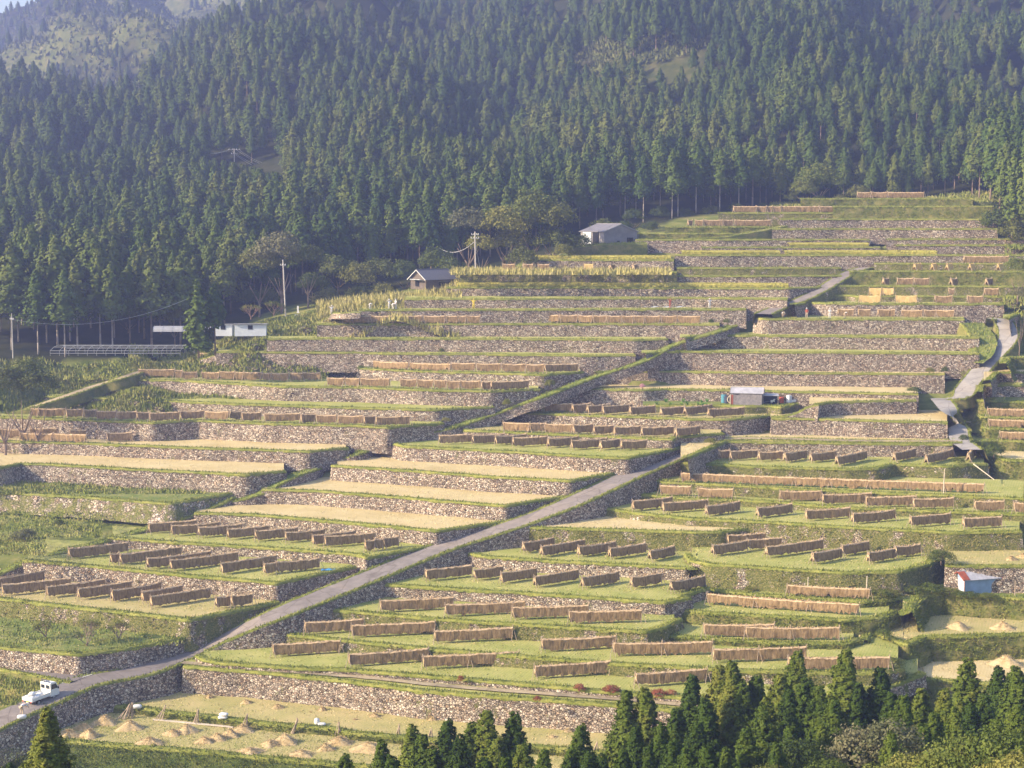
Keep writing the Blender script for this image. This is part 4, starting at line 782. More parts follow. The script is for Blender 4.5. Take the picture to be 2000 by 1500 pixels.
def rack(n,x1,y1,x2,y2,fl,label,group):
    far=H[n]<20; gap=.32; hs=H[n]-gap
    if n in DF:
        d0=edgeD(n,x1)+.9; a=Vector(((x1-1000)/F*d0,d0,0)); d1=d0+max(0,min(3,(y1-y2)*.9)); b=Vector(((x2-1000)/F*d1,d1,0))
    else: a=W(x1,y1,hs); b=W(x2,y2,hs)
    for p,x in((a,x1),(b,x2)):
        dmin=edgeD(n,x)+.55
        dmax=dmin+(9 if far else 22)
        if H[n]<8: dmax=dmin+3
        d=min(max(p.y,dmin),dmax); k_=d/p.y; p.x*=k_; p.y=d
    a.z=b.z=0; v=b-a; c_=min(.16,v.length*.04); a+=v.normalized()*c_; b-=v.normalized()*c_; v=b-a; L_=v.length; u=v/L_; rz=math.atan2(u.y,u.x); z0=ZC-H[n]
    root=empty('drying_rack',(a.x,a.y,z0),rz,label=label,cat='drying rack',group=group)
    rg=np.random.default_rng(int(x1*7+y1)); top=1.38 if fl!='L' else 1.25; m=max(4,int(L_/.22))+1
    xs=np.linspace(0,L_,m); sag=-.10*np.sin(np.pi*xs/L_)*rg.uniform(.3,1.1)-.04*np.abs(np.sin(xs*1.1))
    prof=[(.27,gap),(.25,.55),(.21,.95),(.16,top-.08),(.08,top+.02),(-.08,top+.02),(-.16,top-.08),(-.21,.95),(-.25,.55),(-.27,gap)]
    G=np.zeros((len(prof),m,3))
    for k,(o,z) in enumerate(prof):
        edge=k in(0,len(prof)-1); G[k,:,0]=xs+rg.normal(0,.02,m)
        G[k,:,1]=-o*(1+rg.normal(0,.10,m))+rg.normal(0,.02,m); G[k,:,2]=z+sag+(rg.normal(0,.07 if fl!='L' else .12,m) if edge else rg.normal(0,.028,m))
        if fl=='L' and not edge: G[k,:,1]*=1+.18*np.sin(xs*9+k)
    G[:,0,0]-=.05; G[:,-1,0]+=.05
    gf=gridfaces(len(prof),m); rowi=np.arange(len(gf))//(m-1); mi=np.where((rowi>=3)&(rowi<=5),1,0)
    ends=[]
    for e_,s_ in((0,1),(m-1,-1)):
        q=G[:,e_,:]; c=q.mean(0)+np.array([-.04*s_,0,0]); 
        for k in range(len(prof)-1): ends+= [q[k],q[k+1],c] if s_<0 else [q[k+1],q[k],c]
    # loose stalk ends hanging out at the foot and standing up along the ridge
    nb=int(L_*(16 if not far else 7)*(1.8 if fl in('L','N') else 1)); sx_=rg.uniform(0,L_,nb); sd=rg.choice([-1,1],nb)
    p=np.stack([sx_,sd*rg.uniform(.18,.28,nb),np.full(nb,gap+.12)],1); bl=blades(p,rg.uniform(-.34,-.05,nb),rg.uniform(.06,.13,nb),rg.normal(0,.03,(nb,2)),rg)
    nb2=nb; sx_=rg.uniform(0,L_,nb2); p=np.stack([sx_,rg.uniform(-.10,.10,nb2),np.full(nb2,top-.10)],1); bl2=blades(p,rg.uniform(.05,.24,nb2),rg.uniform(.07,.14,nb2),rg.normal(0,.05,(nb2,2)),rg)
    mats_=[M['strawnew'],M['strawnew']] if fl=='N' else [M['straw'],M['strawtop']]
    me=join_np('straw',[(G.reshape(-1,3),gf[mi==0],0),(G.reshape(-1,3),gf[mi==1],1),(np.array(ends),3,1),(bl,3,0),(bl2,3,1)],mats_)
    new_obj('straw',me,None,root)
    mb=MB(); mb.tube((-.25,0,top-.06),(L_+.25,0,top-.08),.035,.03,5); mb.obj('ridge_pole',M['wood'],root)
    nl=2 if far or L_<4 else max(2,int(L_/4.5)+1)
    for i in range(nl):
        o=new_obj('leg',leg_mesh(round(top+.12,2)),None,root); o.location=((L_)*(i/(nl-1))+(-.12 if i==0 else .12 if i==nl-1 else rg.uniform(-.3,.3)),0,0); o.rotation_euler=(0,0,rg.uniform(-.2,.2))
    return root
for n,s in RK.items():
    rr_=[]
    for q in P(s,4): rr_.append(q if len(q)==5 else q+('',))
    rr_.sort(key=lambda q:q[0]); N_=len(rr_)
    for i,(x1,y1,x2,y2,fl) in enumerate(rr_):
        pos_='leftmost' if i==0 else 'rightmost' if i==N_-1 else ORD[i]+' from left'
        ty={'L':'loose straw rack','N':'golden straw rack','':'straw rack'}[fl]
        d=' '.join(T[n][3].split()[:9])
        rack(n,x1,y1,x2,y2,fl,'%s, %s on the %s'%(ty,pos_,d) if N_>1 else '%s alone on the %s'%(ty,d),'straw racks on the '+d)
# ---------------------------------------------------------------- ripe rice standing in its fields
def rice(n,x0,x1,depth,label):
    rng=np.random.default_rng(int(x0)); xs=np.arange(x0,x1,.55*1.0); 
    pts_=[]
    for x in np.linspace(x0,x1,int((x1-x0)/1.6)):
        d=edgeD(n,x)+.75; pts_.append(((x-1000)/F*d,d))
    A=np.array(pts_); m=len(A); z0=ZC-H[n]; G=[]
    for k,(o,z) in enumerate([(0,0),(0,.45),(.25,.72),(.8,.78),(depth*.4,.76),(depth,.76)]):
        r_=np.zeros((m,3)); r_[:,0]=A[:,0]; r_[:,1]=A[:,1]+o+rng.normal(0,.05,m); r_[:,2]=z0+z+(rng.normal(0,.04,m) if z else 0); G.append(r_)
    G=np.stack(G); nb=int((x1-x0)*30); i=rng.integers(0,m-1,nb); f=rng.random(nb)[:,None]; p2=A[i]*(1-f)+A[i+1]*f; off=rng.uniform(-.1,2.5,nb)
    p=np.stack([p2[:,0],p2[:,1]+off,z0+np.where(off<.3,rng.uniform(.2,.6,nb),.68)],1)
    bl=blades(p,rng.uniform(-.05,.25,nb),rng.uniform(.10,.2,nb),rng.normal(0,.12,(nb,2)),rng)
    o=new_obj('rice',join_np('rice',[(G.reshape(-1,3),gridfaces(len(G),m),0),(bl,3,0)],[M['ricecrop']])); tag(o,label,kind='stuff')
rice('U12',892,1540,5,'ripe yellow rice standing on the lower rice field')
rice('T3b',1045,1310,5,'ripe yellow rice standing on the field below the grey barn')
rice('T3',1330,1522,4,'ripe yellow rice, left half of the long upper field'); rice('T3',1531,1828,4,'ripe yellow rice, right half of the long upper field')
rice('T4',1540,1695,3,'ripe yellow rice on the small topmost field')
# ---------------------------------------------------------------- rough grass, weeds and reeds as ground cover
def scatter_px(name,boxes,mats_,label,rng):
    "boxes: px0,py0,px1,py1,H,count,height,width ; points on the level H or on the hillside when H is None"
    parts=[]; up=.7 if name=='scrub' else .3
    for x0,y0,x1,y1,h,cnt,hg,wd in boxes:
        if h is None:
            # tuple y0=near D, y1=far D
            px=rng.uniform(x0,x1,cnt); D=rng.uniform(y0,y1,cnt); xy=np.stack([(px-1000)/F*D,D],1); z=ground(xy)+up
        else:
            q=[W(rng.uniform(x0,x1),rng.uniform(y0,y1),h) for _ in range(cnt)]; xy=np.array([(p.x,p.y) for p in q]); z=np.full(cnt,ZC-h)
        p=np.concatenate([xy,z[:,None]],1); cl=fbm(xy[:,0],xy[:,1],.9,4); k=cl+rng.normal(0,.3,cnt)>-.35; p=p[k]; n_=len(p)
        parts.append((blades(p,rng.uniform(.35,1.15,n_)*hg*(1+.4*cl[k]),rng.uniform(.6,1.3,n_)*wd,rng.normal(0,.25*hg,(n_,2)),rng),3,0))
    o=new_obj(name,join_np(name,parts,mats_)); return tag(o,label,kind='stuff')
rg_=np.random.default_rng(8)
M['reed']=m_grass('reeds',[(.3,(.20,.21,.055)),(.5,(.40,.36,.13)),(.72,(.60,.50,.26))],.5,3,.2)
M['weedgreen']=m_grass('green_weeds',[(.3,(.08,.12,.025)),(.48,(.20,.23,.05)),(.68,(.42,.35,.15))],.4,2.5,.2)
scatter_px('scrub',[(1112,478,1372,570,None,9000,1.3,.9),(-60,660,480,1060,None,16000,2.0,1.6)],[M['scrub']],'low scrub on the bare clearings high on the mountain',rg_)
scatter_px('weeds',[(60,692,290,742,H['U5'],6000,.6,.3),(40,222,300,266,None,14000,.6,.3),(40,700,270,748,H['U3']-.8,5000,.6,.3),(-20,738,100,770,H['U4'],2500,.5,.25),(-60,218,150,236,None,5000,.6,.3),(-60,232,330,262,None,16000,.7,.35),(250,250,480,278,None,12000,.7,.35),(450,258,640,282,None,8000,.6,.3)],[M['weedgreen']],'tangled weeds on the ground left of the terraces',rg_)
scatter_px('reeds',[(620,268,900,292,None,9000,1.3,.3),(860,290,1000,306,None,9000,1.2,.3),(880,531,1310,537,H['T2l']+.3,7000,1.1,.28)],[M['reed']],'pale reedy grass along the upper left rim and the bank above the yellow rice',rg_)
scatter_px('weeds',[(-30,1318,110,1380,47.0,3500,.35,.16),(0,1185,360,1262,H['L0'],5000,.28,.14),(-30,940,400,965,H['W1'],5000,.5,.2),(-30,1000,200,1050,H['W0'],4000,.35,.18),(-30,1050,90,1085,H['W0']+.6,2000,.35,.18)],[M['weedgreen']],'weeds growing on the rough ground at the left edge',rg_)
scatter_px('weeds',[(1500,345,1960,372,None,12000,.6,.3),(1960,265,2060,320,None,8000,.7,.3)],[M['weedgreen']],'rough green growth on the crest beside the cedars',rg_)
scatter_px('stubble',[(0,1385,1200,1500,H['F0']-.0,26000,.13,.07)],[M['blade']],'short green stubble on the straw heap field',rg_)
# ---------------------------------------------------------------- buildings
def place(px,py,D=None,Hh=None): return WD(px,py,D) if D else W(px,py,Hh)
def gable_house(name,loc,rz,Lx,Ly,hw,hr,over,mw,mr,label,cat,extra=None,trim='white',rth=.10):
    "ridge along local x; Lx length, Ly depth"
    e=empty(name,loc,rz,label=label,cat=cat)
    mb=MB(); v=[(-Lx/2,-Ly/2,-.6),(Lx/2,-Ly/2,-.6),(Lx/2,Ly/2,-.6),(-Lx/2,Ly/2,-.6),(-Lx/2,-Ly/2,hw),(Lx/2,-Ly/2,hw),(Lx/2,Ly/2,hw),(-Lx/2,Ly/2,hw),(-Lx/2,0,hr-.05),(Lx/2,0,hr-.05)]
    mb.add(v,[(0,1,5,4),(2,3,7,6),(1,2,6,9,5),(3,0,4,8,7)]); mb.obj('wall',M[mw],e)
    sl_=(hr-hw)/(Ly/2)
    mb=MB(); yo=Ly/2+over; zo=hw-sl_*over; xo=Lx/2+over; ax=math.atan(sl_)
    for s in(-1,1):
        p=[(-xo,0,hr),(xo,0,hr),(xo,s*yo,zo),(-xo,s*yo,zo)]; q=[(a,b,c+rth) for a,b,c in p]
        fs=[(0,1,2,3),(7,6,5,4),(0,4,5,1),(1,5,6,2),(2,6,7,3),(3,7,4,0)]
        mb.add(p+q,fs if s>0 else [f[::-1] for f in fs])
        n_=int(2*xo/.45)
        for i in range(n_+1):  # standing ribs of the sheets or tile rows
            x=-xo+2*xo*i/n_; a=Vector((x,0,hr+rth)); b=Vector((x,s*yo,zo+rth)); mb.tube(a,b,.03,n=4)
    mb.tube((-xo,0,hr+rth+.02),(xo,0,hr+rth+.02),.09,n=6)
    r=mb.obj('roof',M[mr],e)
    mb=MB()
    for sx in(-1,1):
        for s in(-1,1): mb.tube((sx*(xo+.02),0,hr+.03),(sx*(xo+.02),s*yo,zo+.03),.07,n=4)
    mb.obj('bargeboard',M[trim],r)
    return e
# grey barn at the forest edge: gable end towards the camera
bD=310.; bp=place(1188,474,bD); bz=bp.z
e=gable_house('barn',(bp.x+.4,bD+5,bz-.1),R(90+27),9.0,7.4,2.2,3.55,.25,'barn','barnroof','weathered grey corrugated barn standing at the forest edge','barn',trim='grey')
mb=MB(); mb.box((-4.79,-1.9,.55),(.06,1.3,1.0)); mb.obj('door',M['dark'],e); mb=MB(); mb.box((-4.79,.7,.3),(.06,.5,.35)); mb.obj('vent',M['dark'],e)
mb=MB(); mb.box((-1.5,3.83,.9),(2.2,.06,2.4)); mb.obj('door',M['dark'],e); mb=MB(); mb.box((1.8,3.83,1.0),(3.2,.05,2.3)); mb.obj('wall_sheet',M['palewall'],e)
mb=MB()
for i in range(24): mb.tube((-4.8,-3.7+i*.32,-.2),(-4.8,-3.7+i*.32,2.28+ (1-abs(-3.7+i*.32)/3.8)*1.2),.025,n=4)
mb.obj('wall_rib',M['barn'],e)
# small house with tiled roof
hD=293.; hp=place(845,556,hD)
e=gable_house('house',(hp.x-.2,hD+3,hp.z-.3),R(40),6.4,4.6,1.4,2.9,.45,'brownwall','tileroof','small brown hut with grey tiled roof and white bargeboards below the pole','house',trim='white')
mb=MB(); mb.box((-3.75,-.3,1.15),(1.0,3.0,.08),ry=R(12)); mb.obj('awning',M['palewall'],e)
mb=MB(); mb.box((-3.33,.2,.55),(.06,1.0,1.1)); mb.obj('door',M['dark'],e); mb=MB(); mb.box((1.2,-2.62,.85),(3.4,.6,.06),rx=R(-14)); mb.obj('awning',M['grey'],e)
mb=MB(); mb.box((.6,-2.33,.45),(1.6,.06,.7)); mb.obj('window',M['dark'],e); mb=MB(); mb.box((2.3,-2.33,.45),(.8,.06,.7)); mb.obj('window',M['dark'],e)
# blue hut
bh=place(1908,1160,Hh=H['G2']); e=gable_house('hut',(bh.x+.25,bh.y+1.2,ZC-H['G2']),R(17),4.5,2.3,1.75,2.4,.20,'bluewall','roofwhite','small blue hut with pale and rusty roof sheets, lower right','hut',trim='rust',rth=.04)
mb=MB(); mb.box((-2.27,0,.85),(.05,2.26,1.75)); mb.obj('gable_wall',M['palewall'],e)
mb=MB(); sl_=math.atan(.65/1.15)
for s in(-1,1):
    mb.box((-2.05,s*.68,2.10),(.8,1.5,.05),rx=-s*sl_)
mb.obj('roof_patch',M['rust'],e); mb=MB(); mb.box((-2.30,.6,1.9),(.06,.35,.22)); mb.obj('vent',M['dark'],e)
mb=MB(); mb.box((0,-1.17,1.70),(4.56,.05,.08)); mb.box((-2.26,-1.17,.85),(.08,.05,1.5)); mb.obj('trim',M['rust'],e)
pz_=ZC-H['G2']; q=place(1982,1163,Hh=H['G2']); mb=MB(); mb.tube((0,0,-.2),(0,0,1.7),.05,.04,6); tag(mb.obj('post',M['wood'],None,(q.x,q.y,pz_)),'short wooden post right of the blue hut',cat='post')
q=place(1975,1152,Hh=H['G2']); mb=MB(); mb.box((0,0,.55),(2.4,.9,.06)); [mb.tube((x,y,0),(x,y,.55),.03,n=5) for x in(-1,1) for y in(-.35,.35)]; tag(mb.obj('bench',M['wood'],None,(q.x,q.y+.5,pz_)),'low plank bench right of the blue hut',cat='bench')
# tool shed with lean-to
sz=ZC-H['Vg']; sp=place(1463,791,Hh=H['Vg']); e=gable_house('shed',(sp.x-.1,sp.y+1.2,sz),R(-13),4.6,2.3,1.85,2.5,.18,'shedwall','roofwhite','weathered grey tool shed with bright sheet roof by the vegetable plot','shed',trim='shedwall',rth=.04)
mb=MB(); mb.box((-2.2,-1.17,.75),(.35,.05,1.5)); mb.obj('door_post',M['brick'],e); mb=MB(); mb.tube((-2.45,-1.2,0),(-2.45,-1.2,1.55),.07,n=6); mb.obj('post',M['pale_wood'],e)
mb=MB()
for i in range(15): mb.tube((-2.0+i*.3,-1.17,0),(-2.0+i*.3,-1.17,1.52),.025,n=4)
mb.obj('wall_slat',M['shedwall'],e)
mb=MB(); mb.path([Vector((-1.6+.55*math.cos(a),-1.0+.25*math.sin(a),1.72+.12*math.sin(a))) for a in np.linspace(0,6.28,12)],.05); mb.obj('hose_coil',M['dark'],e)
lt=empty('lean_to',(sp.x+3.4,sp.y+1.1,sz),R(-6),label='open lean-to with pale roof right of the tool shed',cat='lean-to')
mb=MB(); mb.box((0,0,1.45),(2.4,1.7,.05),rx=R(6)); mb.obj('roof',M['roofwhite'],lt); mb=MB(); mb.box((0,.78,.7),(2.2,.05,1.4)); mb.obj('back_wall',M['navy'],lt)
for x in(-1.1,1.1):
    mb=MB(); mb.tube((x,-.75,0),(x,-.75,1.4),.04,n=5); mb.obj('post',M['wood'],lt)
def drum(name,px,py,Hh,r,h,m,label,cat='barrel'):
    p=place(px,py,Hh=Hh); e=empty(name,(p.x,p.y+.2,ZC-Hh),0,label=label,cat=cat); mb=MB(); n=14
    pr=[(r*.92,0),(r,.06*h),(r,.30*h),(r*1.04,.33*h),(r,.36*h),(r,.64*h),(r*1.04,.67*h),(r,.70*h),(r,.94*h),(r*.94,h)]
    for (a,z0_),(b,z1_) in zip(pr[:-1],pr[1:]):
        vs=[(a*math.cos(2*math.pi*i/n),a*math.sin(2*math.pi*i/n),z0_) for i in range(n)]+[(b*math.cos(2*math.pi*i/n),b*math.sin(2*math.pi*i/n),z1_) for i in range(n)]
        mb.add(vs,[(i,(i+1)%n,n+(i+1)%n,n+i) for i in range(n)])
    mb.add([(r*.94*math.cos(2*math.pi*i/n),r*.94*math.sin(2*math.pi*i/n),h) for i in range(n)],[tuple(range(n))]); mb.obj('body',M[m],e,smooth=False)
    mb=MB(); mb.tube((r*.4,0,h),(r*.4,0,h+.04),r*.18,n=8); mb.obj('cap',M['dark'],e); return e
drum('barrel',1414,787,H['Vg'],.42,1.25,'teal','teal blue barrel left of the tool shed')
drum('barrel',1419.5,788,H['Vg'],.36,1.15,'navy','dark barrel between the teal one and the shed')
drum('barrel',1527,787.5,H['Vg'],.36,.95,'orange','orange red barrel in front of the lean-to')
p=place(1426,788,Hh=H['Vg']); mb=MB(); mb.path([Vector((.45*math.cos(a),.10*math.sin(a),.62+.5*math.sin(a))) for a in np.linspace(0,6.28,16)],.07); tag(mb.obj('hose_ring',M['pale_wood'],None,(p.x,p.y-.2,sz)),'pale coiled ring leaning left of the shed wall',cat='hose')
p=place(1541,788,Hh=H['Vg']); e=empty('wheelbarrow',(p.x,p.y,sz),.4,label='white metal cart standing right of the orange barrel',cat='cart')
mb=MB(); mb.box((0,0,.7),(.5,.7,1.1),rz=.1); mb.obj('panel',M['palewall'],e); mb=MB(); mb.box((.75,0,.38),(1.0,.7,.35)); mb.obj('tray',M['white'],e); mb=MB(); mb.tube((1.1,-.3,.18),(1.1,.3,.18),.18,n=10); mb.obj('wheel',M['tyre'],e)
p=place(1508,789,Hh=H['Vg']); e=empty('tiller',(p.x,p.y-.3,sz),.2,label='pale garden tiller with long handle before the lean-to',cat='tiller')
mb=MB(); mb.box((0,0,.45),(.6,.35,.35)); mb.tube((.1,0,.55),(.35,0,.75),.1,n=6); mb.obj('engine',M['cloth'],e); mb=MB(); mb.tube((-.2,.1,.5),(-1.6,.15,.25),.035,n=5); mb.tube((.2,0,.5),(.8,0,1.0),.03,n=5); mb.obj('handle',M['galv'],e)
mb=MB(); mb.tube((.1,-.25,.2),(.1,.25,.2),.2,n=10); mb.obj('wheel',M['tyre'],e)
# vegetables
rv_=np.random.default_rng(5)
for i in range(26):
    px=rv_.uniform(1266,1400); py=rv_.uniform(774,790); p=place(px,py+4,Hh=H['Vg']); n_=18; b0=np.repeat([[0,0,.05]],n_,0)
    a=rv_.uniform(0,6.28,n_); me=tri_mesh('vegetable_plant',blades(b0,rv_.uniform(.25,.6,n_),rv_.uniform(.15,.3,n_),np.stack([np.cos(a),np.sin(a)],1)*rv_.uniform(.15,.45,n_)[:,None],rv_))
    tag(new_obj('vegetable_plant',me,M['veg'],None,(p.x,p.y,sz)),'green leafy vegetable in the plot left of the tool shed',cat='vegetable',group='vegetables in the plot left of the shed')
# ---------------------------------------------------------------- utility poles and wires
def upole(loc,h,label,r=.14,arms=((.25,1.6),(.9,1.4)),rz=0,stay=True,tilt=0):
    e=empty('utility_pole',loc,rz,label=label,cat='utility pole'); mb=MB(); mb.tube((0,0,-.5),(tilt,0,h),r,r*.7,8); mb.obj('pole',M['concpole'],e)
    for d,w_ in arms:
        mb=MB(); mb.box((tilt*.95,0,h-d),(w_,.10,.10)); a=mb.obj('crossarm',M['galv'],e)
        mb=MB(); [mb.tube((tilt+x*w_,0,h-d+.05),(tilt+x*w_,0,h-d+.28),.06,.04,6) for x in(-.45,-.15,.2,.45)]; mb.obj('insulator',M['white'],a)
    if stay:
        mb=MB(); mb.tube((0,0,h*.72),(1.1,.4,-.3),.03,n=4); mb.obj('stay_wire',M['wire'],e)
    return e
def wire(a,b,sag,label,r=.03,cat='wire'):
    a=Vector(a);b=Vector(b); pts=[]
    for i in range(21):
        t=i/20; p=a.lerp(b,t); p.z-=sag*4*t*(1-t); pts.append(p)
    mb=MB(); mb.path(pts,r,4); tag(mb.obj('power_line',M['wire'],None),label,cat=cat)
p1_=WD(929,531,296); top1=WD(927,452,296); upole((p1_.x,296,p1_.z-.8),top1.z-p1_.z+.8,'concrete utility pole with transformer arms above the brown hut',arms=((.6,1.3),(1.25,1.5)),tilt=-.1)
mb=MB(); mb.tube((p1_.x,296,top1.z-.1),(p1_.x-.05,296,top1.z+.55),.12,.05,6)
p2_=WD(558,610,282); top2=WD(554,507,282); upole((p2_.x,282,p2_.z-.6),top2.z-p2_.z+.6,'leaning utility pole beside the farm road, left of the brown hut',arms=((1.0,.9),),tilt=-.35,stay=False)
p3_=WD(25,684,262); top3=WD(24,612,262); upole((p3_.x,262,p3_.z-.8),top3.z-p3_.z+.8,'slim pale utility pole before the bare trunks at far left',r=.10,arms=((1.0,.6),),stay=False)
p4_=WD(458,326,430); top4=WD(458,290,430); upole((p4_.x,430,p4_.z-8),top4.z-p4_.z+8,'utility pole top standing out of the forest at upper left',r=.16,arms=((.3,3.0),(1.4,1.6)),stay=False)
p5_=WD(272,190,560); top5=WD(272,155,560); upole((p5_.x,560,p5_.z-6),top5.z-p5_.z+6,'distant utility pole on the ridge at upper left',r=.2,arms=((1.0,2.0),(2.4,2.0)),stay=False)
wire((top1.x-.1,296,top1.z-1.9),WD(840,468,330),2.2,'pale power cable sagging left from the pole above the hut',.05)
t4=(top4.x,430,top4.z-.3)
for k_,(dx_,dz_) in enumerate(((1.2,0),(.4,.1),(-.8,-.3),(.2,-1.3))): wire((t4[0]+dx_,430,t4[2]+dz_),tuple(WD(548+k_*1.5,322+k_*5,431)),1.2,('top','second','third','lowest')[k_]+' wire of four running right from the forest pole',.035)
for k_ in(0,1): wire((t4[0]-1.3,430,t4[2]+k_*.3),tuple(WD(402,296+k_*2,426)),.6,('lower','upper')[k_]+' wire of two running left from the forest pole',.035)
wire((top3.x,262,top3.z-1),WD(385,575,278),2.5,'faint cable running right from the far left pole',.03)
# ---------------------------------------------------------------- lone cedars, greenhouse frame, white sheds
for (px,pyt,pyb,D,sx_,lb,cr_) in ((385,543,695,252,.30,'tall dark lone cedar with branches to the ground at the terrace edge',0),(418,552,692,254,.30,'tall lone cedar with a bare lower trunk at the terrace edge',1)):
    t=WD(px,pyt,D); bz_=W(px,pyb,H['U6']).z if False else WD(px,pyb,D).z; h=t.z-bz_
    crown=cedar_mesh('crown',150,20,.05,'cedarfar',51+cr_,.125,.08 if cr_==0 else .42,.55)
    tree('cedar_tree',crown,TR,(t.x,D,bz_),h*(1.5 if cr_==0 else 1.15),h,lb,'tree','lone cedars')
gl=WD(98,690,256); gr=WD(352,690,256); e=empty('greenhouse_frame',(gl.x,256,gl.z-.4),0,label='bare pale pipe frame of a long greenhouse before the forest',cat='greenhouse frame'); Lg=gr.x-gl.x
for i in range(15):
    x=Lg*i/14; mb=MB(); mb.path([Vector((x,0,0)),Vector((x,0,.8)),Vector((x+.3,1.2,1.3)),Vector((x+.6,2.6,1.5)),Vector((x+.9,4.0,1.3)),Vector((x+1.2,5.2,.8)),Vector((x+1.2,5.2,0))],.035,4); mb.obj('hoop',M['galv'],e)
for y,z in((0,.8),(1.2,1.3),(2.6,1.5),(4.0,1.3),(0,.4),(5.2,.8)):
    mb=MB(); mb.tube((y*.23,y,z),(Lg+y*.23,y,z),.055,n=4); mb.obj('rail',M['galv'],e)
def lowshed(px,py,D,wx,wy,h,m,rz,label,win=0):
    p=WD(px,py,D); e=empty('low_shed',(p.x,D,p.z),rz,label=label,cat='shed'); mb=MB(); mb.box((0,0,h/2-.5),(wx,wy,h+1)); mb.obj('wall',M[m],e)
    mb=MB(); mb.box((0,-.1,h+.05),(wx+.4,wy+.5,.08),rx=R(-3)); mb.obj('roof',M['roofwhite'],e)
    for i in range(win): mb=MB(); mb.box((-wx/2+wx*(i+1)/(win+1),-wy/2-.02,h*.5),(.8,.06,.7)); mb.obj('window',M['dark'],e)
    return e
lowshed(438,644,272,2.9,2,.9,'palewall',0,'left of two low white sheds behind the lone cedars',1)
lowshed(490,644,271,5.2,2.2,.95,'palewall',R(4),'right of two low white sheds, the longer and brighter one',1)
p=WD(340,652,262); e=empty('low_roof',(p.x,268,p.z),0,label='long low bluish tunnel roof left of the lone cedars',cat='tunnel'); mb=MB()
G=np.array([[(x,1.1*math.cos(a),.9*math.sin(a)) for x in np.linspace(-4.5,5,12)] for a in np.linspace(0,math.pi,9)]); mb.grid(G); mb.obj('cover',M['grey'],e)
mb=MB(); [mb.path([Vector((x,1.12*math.cos(a),.92*math.sin(a))) for a in np.linspace(0,math.pi,9)],.03,4) for x in np.linspace(-4.5,5,7)]; mb.obj('hoop',M['galv'],e)
# sign board and white slab by the farm road
p=WD(582,611,284); e=empty('marker_stone',(p.x,284,p.z),0,label='upright white marker above the flat white slab by the farm road',cat='marker'); mb=MB(); mb.box((0,0,.6),(.28,.16,1.25)); mb.box((0,0,.05),(.45,.3,.12)); mb.obj('slab',M['cloth'],e)
p=WD(587,617,282); mb=MB(); mb.box((0,0,.12),(2.0,1.2,.14),rz=.1); mb.box((.9,-.3,.05),(.4,1.0,.2),rz=.1); tag(mb.obj('slab',M['white'],None,(p.x,282,p.z)),'flat white slab lying beside the farm road',cat='slab')
# ---------------------------------------------------------------- figures
def skin(name,pts,edges,rad,m,parent):
    me=bpy.data.meshes.new(name); me.from_pydata([tuple(p) for p in pts],edges,[]); me.update(); o=new_obj(name,me,M[m],parent)
    sk=o.modifiers.new('skin','SKIN'); 
    for i,v in enumerate(me.skin_vertices[0].data if me.skin_vertices else []): v.radius=(rad[i],rad[i])
    ss=o.modifiers.new('sub','SUBSURF'); ss.levels=1; ss.render_levels=1; return o
def person(loc,rz,label,J,shirt,pants,hat,cat='person',name='person'):
    """J: joints pelvis chest neck head; lsh lel lha rsh rel rha; lhip lkn lft rhip rkn rft"""
    e=empty(name,loc,rz,label=label,cat=cat)
    o=['pelvis','chest','neck','head','lsh','lel','lha','rsh','rel','rha','lhip','lkn','lft','rhip','rkn','rft']
    r=dict(pelvis=.13,chest=.15,neck=.055,head=.10,lsh=.07,lel=.045,lha=.035,rsh=.07,rel=.045,rha=.035,lhip=.09,lkn=.06,lft=.04,rhip=.09,rkn=.06,rft=.04)
    E=[('pelvis','chest'),('chest','neck'),('neck','head'),('chest','lsh'),('lsh','lel'),('lel','lha'),('chest','rsh'),('rsh','rel'),('rel','rha'),('pelvis','lhip'),('lhip','lkn'),('lkn','lft'),('pelvis','rhip'),('rhip','rkn'),('rkn','rft')]
    bm=bmesh.new(); idx={n_:i for i,n_ in enumerate(o)}
    def mk(nm,names,edges,m,gr):
        me=bpy.data.meshes.new(nm); me.from_pydata([J[n_] for n_ in names],[(names.index(a),names.index(b)) for a,b in edges],[]); me.update()
        ob=new_obj(nm,me,M[m],e); ob.modifiers.new('skin','SKIN'); d=me.skin_vertices[0].data if len(me.skin_vertices) else None
        if d:
            for i,n_ in enumerate(names): d[i].radius=(r[n_]*gr,)*2
            d[0].use_root=True
        s_=ob.modifiers.new('sub','SUBSURF'); s_.levels=1; s_.render_levels=1; return ob
    mk('body',o,E,'skin',.88)
    mk('shirt',['pelvis','chest','lsh','lel','rsh','rel'],[('pelvis','chest'),('chest','lsh'),('lsh','lel'),('chest','rsh'),('rsh','rel')],shirt,1.16)
    mk('trousers',['pelvis','lhip','lkn','lft','rhip','rkn','rft'],[('pelvis','lhip'),('lhip','lkn'),('lkn','lft'),('pelvis','rhip'),('rhip','rkn'),('rkn','rft')],pants,1.15)
    hd=Vector(J['head']); mb=MB(); n=12
    for (a,z0_),(b,z1_) in zip([(.20,.05),(.13,.07),(.12,.12)],[(.13,.07),(.12,.12),(.04,.16)]):
        vs=[(hd.x+a*math.cos(2*math.pi*i/n),hd.y+a*math.sin(2*math.pi*i/n),hd.z+z0_) for i in range(n)]+[(hd.x+b*math.cos(2*math.pi*i/n),hd.y+b*math.sin(2*math.pi*i/n),hd.z+z1_) for i in range(n)]
        mb.add(vs,[(i,(i+1)%n,n+(i+1)%n,n+i) for i in range(n)])
    mb.obj('hat',M[hat],e)
    mb=MB()
    for nm in('lft','rft'):
        f=Vector(J[nm]); mb.box((f.x,f.y-.06,f.z-.02),(.10,.26,.09))
    mb.obj('boots',M['navy'],e); return e
